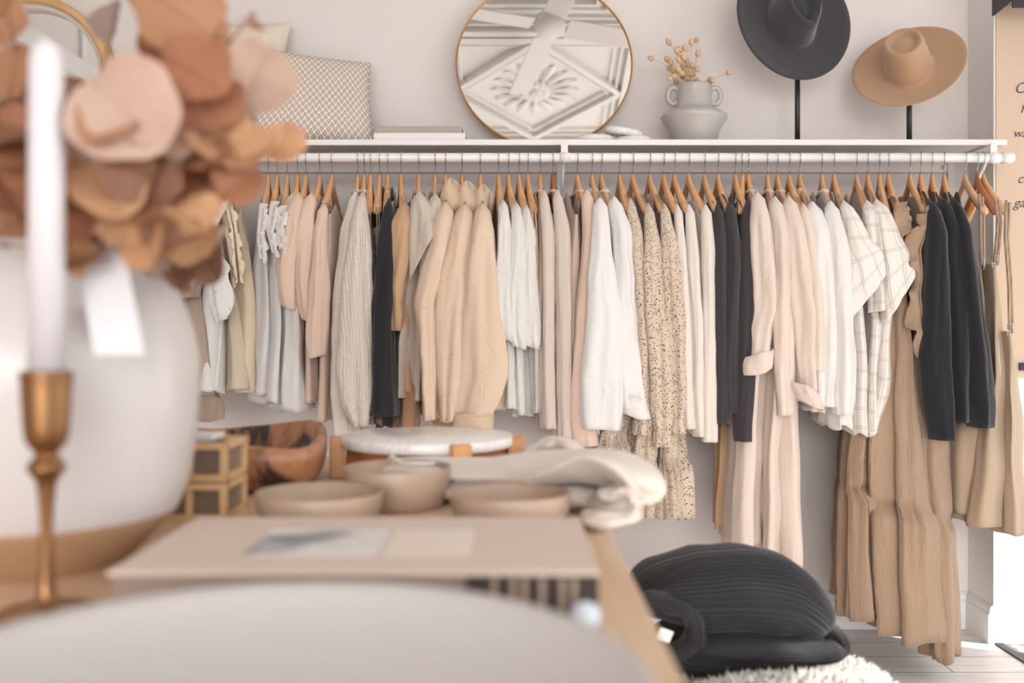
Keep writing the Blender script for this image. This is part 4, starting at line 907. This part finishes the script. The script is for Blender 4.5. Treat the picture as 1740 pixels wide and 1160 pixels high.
MB().tube([(X(655,1.7),1.72,TT+.060),(X(664,1.7),1.71,TT+.074),(X(684,1.7),1.70,TT+.062),(X(700,1.7),1.68,TT+.064),(X(740,1.7),1.70,TT+.062)], .003, 8).build('drawstring', M['white'], hd)
# big white vase
VC = Vector((X(60,1.25), 1.25, TT)); q = 1.25/F; vz2 = lambda py: (HY-py)/F*1.25 + .285
WG, ns, ls, b = newmat('white_glaze_tan_base', (226,216,210), .3)
mp_ = mapping(ns, ls, 'Object'); sp = nd(ns, 'ShaderNodeSeparateXYZ'); ls.new(mp_, sp.inputs[0])
mix(ns, ls, math_(ns, ls, 'GREATER_THAN', sp.outputs[2], .062), (180,142,108), (208,201,198), b)
rgh = nd(ns, 'ShaderNodeMapRange'); ls.new(math_(ns, ls, 'GREATER_THAN', sp.outputs[2], .062), rgh.inputs[0]); rgh.inputs[3].default_value = .8; rgh.inputs[4].default_value = .28; ls.new(rgh.outputs[0], b.inputs['Roughness'])
vase = thing('ceramic_vase', VC, 'big white glazed vase with bare tan base at the left edge', 'vase')
prof = [(150*q,0),(158*q,.004),(200*q,.035),(235*q,.068),(258*q,.13),(268*q,vz2(650)),(262*q,vz2(580)),(244*q,vz2(520)),(220*q,vz2(470)),(196*q,vz2(440)),(182*q,vz2(431)),(184*q,vz2(424)),(178*q,vz2(420)),(170*q,vz2(426)),(200*q,vz2(470)),(230*q,vz2(560)),(240*q,.15),(190*q,.04),(.001,.03)]
def cr(pr, k=5):
    out = []
    for a in range(len(pr)-1):
        p0, p1, p2, p3 = [Vector(pr[min(max(a+o_,0),len(pr)-1)]) for o_ in (-1,0,1,2)]
        for j in range(k):
            t = j/k; v = .5*((2*p1)+(p2-p0)*t+(2*p0-5*p1+4*p2-p3)*t*t+(3*p1-p0-3*p2+p3)*t**3); out.append((max(.001,v.x), v.y))
    return out + [pr[-1]]
MB().lathe(cr(prof[:11], 5) + prof[11:], VC, 96).build('vase_body', WG, vase)
# price card hanging on the vase
pc = thing('price_card', P(150,436,1.05), 'white price card hanging on a string at the vase rim', 'tag')
def quad(ps, th, mat, name, par):
    mb = MB(); mb.add(ps + [p+Vector((0,th,0)) for p in ps], [(3,2,1,0),(4,5,6,7)]+[(i,(i+1)%4,(i+1)%4+4,i+4) for i in range(4)]); return mb.build(name, mat, par, False)
dd = 1.035
quad([P(130,436,1.07), P(212,430,1.07), P(246,602,1.015), P(160,604,1.015)], .0012, plain('card_white', (222,221,224), .6), 'card', pc)
MB().tube([P(168,440,1.066), P(150,425,1.075), P(140,418,1.08), P(128,424,1.09)], .001, 6).build('string', M['ivory'], pc)
# candle holder and taper
CHX, CHY = X(79,1.0), 1.0
ch = thing('candle_holder', (CHX, CHY, TT), 'slim aged brass candle holder standing before the white vase', 'candle holder')
g = 1/F; h0 = lambda py: (HY-py)/F + .285
MB().lathe(cr([(.052,0),(.052,.003),(.044,.008),(.016,.014),(.008,.03),(.0065,.07),(.0065,h0(880)),(.009,h0(830)),(.011,h0(815)),(.016,h0(803)),(.019,h0(793)),(.015,h0(782)),(.011,h0(774)),(.012,h0(766)),(.017,h0(757)),(.021,h0(740)),(.023,h0(700)),(.0245,h0(650)),(.0255,h0(632)),(.019,h0(631)),(.018,h0(640))], 3), (CHX,CHY,TT), 40).build('brass_stem', M['brass'], ch)
cd = thing('taper_candle', (CHX, CHY, TT+h0(640)), 'tall white candle standing in the brass holder', 'candle')
WX_, ns, ls, b = newmat('white_wax', (220,215,219), .45); b.inputs['Subsurface Weight'].default_value = .2; b.inputs['Subsurface Radius'].default_value = (.01,.01,.01)
MB().lathe([(.0175,0),(.0172,h0(300)-h0(640)),(.0165,h0(100)-h0(640)),(.013,h0(82)-h0(640)),(.006,h0(70)-h0(640)),(.002,h0(68)-h0(640))], (CHX,CHY,TT+h0(640)), 40).build('wax', WX_, cd)
MB().tube([(CHX,CHY,CZ+(HY-72)/F),(CHX-.003,CHY,CZ+(HY-62)/F),(CHX-.008,CHY,CZ+(HY-60)/F)], .0016, 6).build('wick', M['ivory'], cd)

# dried leaves in the vase
def leafmat(name, col):
    m = plain(name, col, .6, nscale=22, nstr=.35, var=12); b = m.node_tree.nodes['Principled BSDF']
    b.inputs['Transmission Weight'].default_value = 0; ns, ls = m.node_tree.nodes, m.node_tree.links; tr = nd(ns, 'ShaderNodeBsdfTranslucent'); tr.inputs[0].default_value = sr(tuple(min(255, int(c*1.08)) for c in col)); mx = nd(ns, 'ShaderNodeMixShader'); mx.inputs[0].default_value = .3; ls.new(b.outputs[0], mx.inputs[1]); ls.new(tr.outputs[0], mx.inputs[2]); ls.new(mx.outputs[0], ns['Material Output'].inputs[0])
    return m
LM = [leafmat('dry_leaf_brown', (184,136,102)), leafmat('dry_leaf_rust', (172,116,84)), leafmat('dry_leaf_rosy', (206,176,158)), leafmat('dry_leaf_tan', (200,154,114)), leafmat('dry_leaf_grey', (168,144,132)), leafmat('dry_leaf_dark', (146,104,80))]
STEM = plain('branch_bark', (150,104,76), .7)
def leaf(mb, c, r, nrm, up, asp=1.0, seed=0):
    """rounded dry leaf: pointed tip, notch at the stalk, folded along the midrib, curled and wavy margin"""
    nrm = nrm.normalized(); up = (up - nrm*up.dot(nrm)).normalized(); sd = nrm.cross(up); n = 40; rows = []; uv = []
    q = random.Random(int(seed*1000)); fold = q.uniform(.12,.5); curl = q.uniform(-.35,.35); wav = q.uniform(.03,.09); sk = q.uniform(-.2,.2)
    for j in range(9):
        k = j/8; row = []
        for i in range(n):
            a = 2*PI*i/n; s_, c_ = math.sin(a), math.cos(a)
            e = 1 + .10*max(0, s_)**6 - .16*max(0,-s_)**10 + .03*math.sin(3*a+seed) + .022*math.sin(7*a+seed*2)
            x = c_*asp*e*k; y = s_*e*k
            x += sk*y*y*.5
            dz = fold*abs(x) + curl*y*abs(y) + wav*math.sin(4*a+seed)*k**3 + .03*math.sin(9*a+seed)*k**4 + .02*math.sin(14*(y-abs(x)*.8))*k
            row.append(c + (sd*x + up*y - nrm*0 + nrm*dz)*r); uv.append((x, y))
        rows.append(row)
    mb.grid(rows, uv=uv); mb.grid([[p - nrm*.0012 for p in r_][::-1] for r_ in rows], uv=uv)
    rib = [c + (sd*sk*y*y*.5 + up*y + nrm*curl*y*abs(y))*r - nrm*-.0008 for y in (-1.0,-.6,-.2,.2,.6,.95)]
    mb.tube(rib, [.0014,.0013,.0011,.0009,.0007,.0004], 6)
mouth = Vector((VC.x, 1.25, CZ+.075))
BR = [ # (end px, end py, depth, [ (leaf px, py, radius px, depth, tiltx, aspect) ], material)
 ((430,20,1.15), [(306,22,74,1.12,.2,1.15),(262,-8,46,1.15,.3,1.),(433,42,26,1.1,1.2,.32),(350,58,44,1.14,.5,.8)], 0),
 ((330,60,1.1), [(322,118,72,1.08,.5,1.0),(345,175,62,1.1,.7,1.15),(275,95,46,1.14,.4,.9)], 1),
 ((455,110,1.2), [(436,128,62,1.18,-.3,1.05),(392,205,44,1.2,-.6,1.0)], 2),
 ((200,30,1.3), [(190,38,37,1.3,.1,1.0),(120,190,42,1.3,.3,1.1)], 4),
 ((210,180,1.05), [(208,186,84,1.02,-.1,1.15),(160,240,64,1.08,.7,1.),(262,236,60,1.06,1.0,1.1)], 2),
 ((490,245,1.15), [(484,244,38,1.12,.2,1.0),(428,262,50,1.1,.9,1.1),(372,244,58,1.1,1.0,1.3)], 3),
 ((440,310,1.1), [(404,312,42,1.1,.2,1.05),(350,300,60,1.12,1.1,1.3),(300,330,56,1.14,.9,1.2)], 1),
 ((350,400,1.05), [(262,420,50,1.04,.8,.7),(325,372,40,1.06,.9,1.4),(230,380,56,1.06,1.0,1.2),(190,330,60,1.05,.8,1.1)], 3),
 ((30,100,1.2), [(22,125,52,1.18,.3,.9),(-20,40,60,1.2,.5,1.0),(8,12,22,1.1,.2,1.)], 0),
 ((25,210,1.1), [(32,214,42,1.08,.1,.85),(70,300,56,1.08,.7,1.1),(20,330,64,1.1,.9,1.2),(96,388,50,1.1,1.,1.3)], 1),
 ((130,250,1.3), [(150,290,60,1.28,.6,1.1),(110,240,56,1.32,.8,1.2),(60,160,52,1.34,.4,.9),(210,290,50,1.3,.9,1.)], 0),
 ((280,200,1.35), [(290,262,50,1.34,.7,1.1),(244,316,56,1.34,.9,1.2),(330,236,44,1.36,.8,1.)], 4),
 ((0,280,1.35), [(-20,250,60,1.34,.7,1.1),(20,380,56,1.3,1.,1.2),(-10,420,50,1.2,1.,1.2),(50,350,50,1.3,.6,1.)], 3),
 ((180,380,1.4), [(150,380,56,1.36,.9,1.2),(200,410,46,1.3,1.,1.2),(110,350,56,1.4,.7,1.1),(60,410,46,1.35,1.,1.2)], 0),
 ((300,380,1.25), [(340,402,30,1.2,.9,1.2),(312,350,34,1.22,1.1,.9),(270,360,50,1.24,.9,1.3)], 2),
]
blab = ['dried branch with large brown leaves reaching to the top edge','dried branch with dark amber leaves below the topmost branch','dried branch with pale rosy leaves in front of the cushions','dried branch with small grey brown leaf near the arched mirror','dried branch with broad rosy leaf just right of the candle','dried branch of tan leaves reaching furthest right over the shelf','dried branch with rust leaves hanging over the hangers','dried branch of drooping tan leaves above the price card','dried branch with brown leaves at the upper left corner','dried branch with dark rust leaf left of the candle','dried branch with brown leaves directly behind the candle','dried branch with greyish leaves deep in the middle of the bouquet','dried branch with tan leaves low at the left edge','short dried branch with brown leaves just above the vase rim','dried branch with small pale leaves near the white blouses']
rng = random.Random(11)
for (e, lv, mi), lab in zip(BR, blab):
    t = thing('dried_branch', mouth, lab, 'dried leaves', 'dried leaf branches in the white vase')
    base = mouth + Vector((rng.uniform(-.06,.06), rng.uniform(-.06,.06), -.12)); end = P(*e)
    mid = base.lerp(end, .5) + Vector((0, 0, .05)); pts = [base.lerp(mid,k_/10)*(1-k_/10)+mid.lerp(end,k_/10)*(k_/10) for k_ in range(11)]
    mb = MB().tube(pts, [lerp(.0035,.0015,k_/10) for k_ in range(11)], 8); lf = MB(); lf2 = MB()
    for px, py, r, d, tl_, asp in lv:
        c = P(px, py, d); near = min(pts, key=lambda p: (p-c).length); rr_ = r/F*d
        dirv = (c-near); dirv = dirv if dirv.length > .01 else Vector((0,0,1))
        nrm = Vector((rng.uniform(-.6,.6)+.35*tl_, -1, tl_*.9)); upv = Vector((dirv.x, 0, dirv.z)) if Vector((dirv.x,0,dirv.z)).length > .01 else Vector((0,0,1))
        leaf(lf, c, rr_, nrm, upv, asp, rng.uniform(0,6)); mb.tube([near, near.lerp(c,.5)+Vector((0,0,.006)), c], .0012, 6)
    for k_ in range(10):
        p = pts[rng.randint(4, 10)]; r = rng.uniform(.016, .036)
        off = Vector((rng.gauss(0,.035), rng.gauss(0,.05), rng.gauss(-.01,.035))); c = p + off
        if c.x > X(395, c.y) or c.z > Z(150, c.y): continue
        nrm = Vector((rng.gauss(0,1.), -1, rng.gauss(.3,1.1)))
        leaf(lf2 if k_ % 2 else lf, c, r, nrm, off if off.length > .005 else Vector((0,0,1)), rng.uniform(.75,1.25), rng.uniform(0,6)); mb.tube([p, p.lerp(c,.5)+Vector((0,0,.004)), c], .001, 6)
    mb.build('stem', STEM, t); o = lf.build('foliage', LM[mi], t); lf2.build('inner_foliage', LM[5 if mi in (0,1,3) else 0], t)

# ---------------------------------------------------------------- stool with sheepskin and black sweater
SX, SY, SZ = X(1306,1.95), 1.95, .35
st = thing('stool', (SX, SY, 0), 'low round stool under the fluffy white sheepskin', 'stool')
MB().lathe([(.18,SZ-.05),(.195,SZ-.045),(.195,SZ-.012),(.18,SZ-.005),(.001,SZ-.005)], (SX,SY,0), 48).build('seat', TABW, st)
for a in (.7, 2.3, 3.9, 5.5): MB().tube([(SX+.15*math.cos(a),SY+.15*math.sin(a),SZ-.05),(SX+.19*math.cos(a),SY+.19*math.sin(a),0)], [.016,.011], 12).build('leg', TABW, st)
fu = MB(); rng = random.Random(3)
def fz(x, y):
    r = math.hypot(x/.235, y/.22); return SZ + .012 + .004*math.sin(9*x)*math.cos(8*y) - max(0, r-.8)**2*.6 + .062*smooth((-.07-y)/.12)*smooth((1.15-r)*3)
for i in range(9000):
    a = rng.uniform(0, 2*PI); r = math.sqrt(rng.random())*1.05; x, y = .235*r*math.cos(a), .22*r*math.sin(a)
    b_ = Vector((SX+x, SY+y, fz(x,y))); dr = Vector((rng.gauss(0,.5)+.4*math.cos(a)*r, rng.gauss(0,.5)+.4*math.sin(a)*r, 1)).normalized()
    l = rng.uniform(.012,.030); w = .0022; s = Vector((rng.gauss(0,1),rng.gauss(0,1),0)).normalized()*w
    m1 = b_ + dr*l*.6 + s*rng.uniform(-.8,.8); tip = b_ + dr*l + s*rng.uniform(-2,2) - Vector((0,0,.002)); q_ = dr.cross(s).normalized()*w
    fu.add([b_-s, b_+s, b_+q_, m1-s*.8, m1+s*.8, m1+q_*.8, tip], [(0,1,4,3),(1,2,5,4),(2,0,3,5),(3,4,6),(4,5,6),(5,3,6)])
for j in range(14): pass
rows = [[Vector((SX+.235*k*math.cos(2*PI*i/60), SY+.22*k*math.sin(2*PI*i/60), fz(.235*k*math.cos(2*PI*i/60), .22*k*math.sin(2*PI*i/60)))) for i in range(60)] for k in (.01,.3,.6,.8,.95,1.05)]
fu.grid(rows, True, True)
o = fu.build('sheepskin', plain('sheepskin_wool', (216,212,207), .95), loc=(SX,SY,SZ)); tag(o, 'fluffy white sheepskin on the stool under the black sweater', 'sheepskin')
m, ns, ls, b = newmat('black_ribbed_knit', (44,43,47), .9, 0, .15, .3)
n_ = nd(ns, 'ShaderNodeTexNoise', Scale=300., Detail=2.); ls.new(mapping(ns, ls), n_.inputs['Vector']); bump(ns, ls, b, n_.outputs[0], .4, .001); BK = m
SD = 2.04; bs = thing('folded_sweater', (X(1240,SD), SD, SZ+.014), 'folded black ribbed turtleneck sweater lying on the sheepskin', 'sweater')
pp = lambda x, y, dy=0: (X(1065+(x-1065)*.96,SD), SD+dy, Z(y+10,SD))
lobe([pp(1110,1078),pp(1170,1088),pp(1260,1086),pp(1340,1086),pp(1388,1094)], [.10,.14,.14,.12], [.03,.042,.045,.036,.03], 'lower_fold', BK, bs, 260, 3, 44, .0028)
lobe([pp(1350,1118,.03),pp(1385,1114,.03),pp(1408,1120,.03)], .06, .012, 'sleeve_end', BK, bs, 40, 5)
lobe([pp(1072,1000),pp(1120,988),pp(1190,986),pp(1260,984),pp(1325,994),pp(1372,1020),pp(1402,1050)], [.12,.15,.16,.16,.15,.14,.13], [.034,.052,.068,.074,.070,.060,.046], 'upper_fold', BK, bs, 300, 2, 52, .003, 1.2)
lobe([pp(1140,1066,-.02),pp(1230,1062,-.02),pp(1310,1064,-.02),pp(1372,1066,-.02),pp(1408,1054,-.02),pp(1404,1030,-.02)], .145, [.018,.024,.026,.024,.02,.016], 'rolled_edge', BK, bs, 200, 8, 40, .0022)
# neck collar: ribbed band arching at the left, with a small white tag
cpts = [pp(1066,990,-.13),pp(1090,978,-.145),pp(1125,982,-.15),pp(1155,1000,-.15),pp(1164,1030,-.145),pp(1140,1056,-.14),pp(1105,1062,-.13)]
lobe(cpts, .030, .014, 'neck_band', BK, bs, 90, 6, 16, .0016)
tgb = MB().box((-.014,-.001,-.011),(.014,.001,.011), Matrix.Translation(Vector(pp(1108,1022,-.185))) @ Matrix.Rotation(.4,4,'Y') @ Matrix.Rotation(.3,4,'Z'))
tgb.build('care_label', M['shelf'], bs, False); MB().tube([pp(1098,1024,-.185), pp(1084,1030,-.183)], .0016, 6).build('label_ribbon', M['shelf'], bs)

# ---------------------------------------------------------------- light
def area(name, loc, rot, sx, sy, power, col):
    l = bpy.data.lights.new(name, 'AREA'); l.shape = 'RECTANGLE'; l.size = sx; l.size_y = sy; l.energy = power; l.color = col
    o = bpy.data.objects.new(name, l); o.location = loc; o.rotation_euler = rot; C.objects.link(o); return o
area('daylight_front', (-.1, WY0+.02, 1.5), (PI/2-.42, 0, 0), 4.8, 2.6, 92, (1, .99, .985))
bpy.data.lights['daylight_front'].spread = math.radians(70)
area('daylight_right', (WX1-.02, -1.35, 1.7), (0, PI/2, 0), 2.5, 6.3, 5, (1, .99, .985))
area('daylight_right_near', (WX1-.03, .95, 1.4), (0, PI/2, 0), 2.3, 1.9, 7, (1, .99, .99))
area('daylight_door', (WX1-.02, 2.95, 1.1), (0, PI/2, 0), 1.9, .55, 7, (.98, .985, 1))
sun = bpy.data.lights.new('sun', 'SUN'); sun.energy = 7; sun.angle = .01; sun.color = (1, .94, .86)
so = bpy.data.objects.new('sun', sun); C.objects.link(so); so.rotation_euler = Vector((.8,-.35,.873)).to_track_quat('Z', 'Y').to_euler()
w = bpy.data.worlds.new('World'); bpy.context.scene.world = w; w.use_nodes = True
w.node_tree.nodes['Background'].inputs[0].default_value = (.95, .97, 1, 1); w.node_tree.nodes['Background'].inputs[1].default_value = 1.3
# ---------------------------------------------------------------- camera
cam = bpy.data.cameras.new('camera'); co = bpy.data.objects.new('camera', cam); C.objects.link(co)
cam.sensor_width = 36; cam.lens = F/1740*36; co.location = (0, 0, CZ); co.rotation_euler = (PI/2, 0, 0); cam.shift_y = -15/1740
cam.clip_start = .05; cam.dof.use_dof = True; cam.dof.focus_distance = 3.05; cam.dof.aperture_fstop = 2.0
bpy.context.scene.camera = co
sc = bpy.context.scene
sc.view_settings.view_transform = 'Standard'; sc.view_settings.look = 'None'; sc.view_settings.gamma = 1; sc.view_settings.exposure = 0.22
for o in EMPT:
    if '_o' in o: del o['_o']
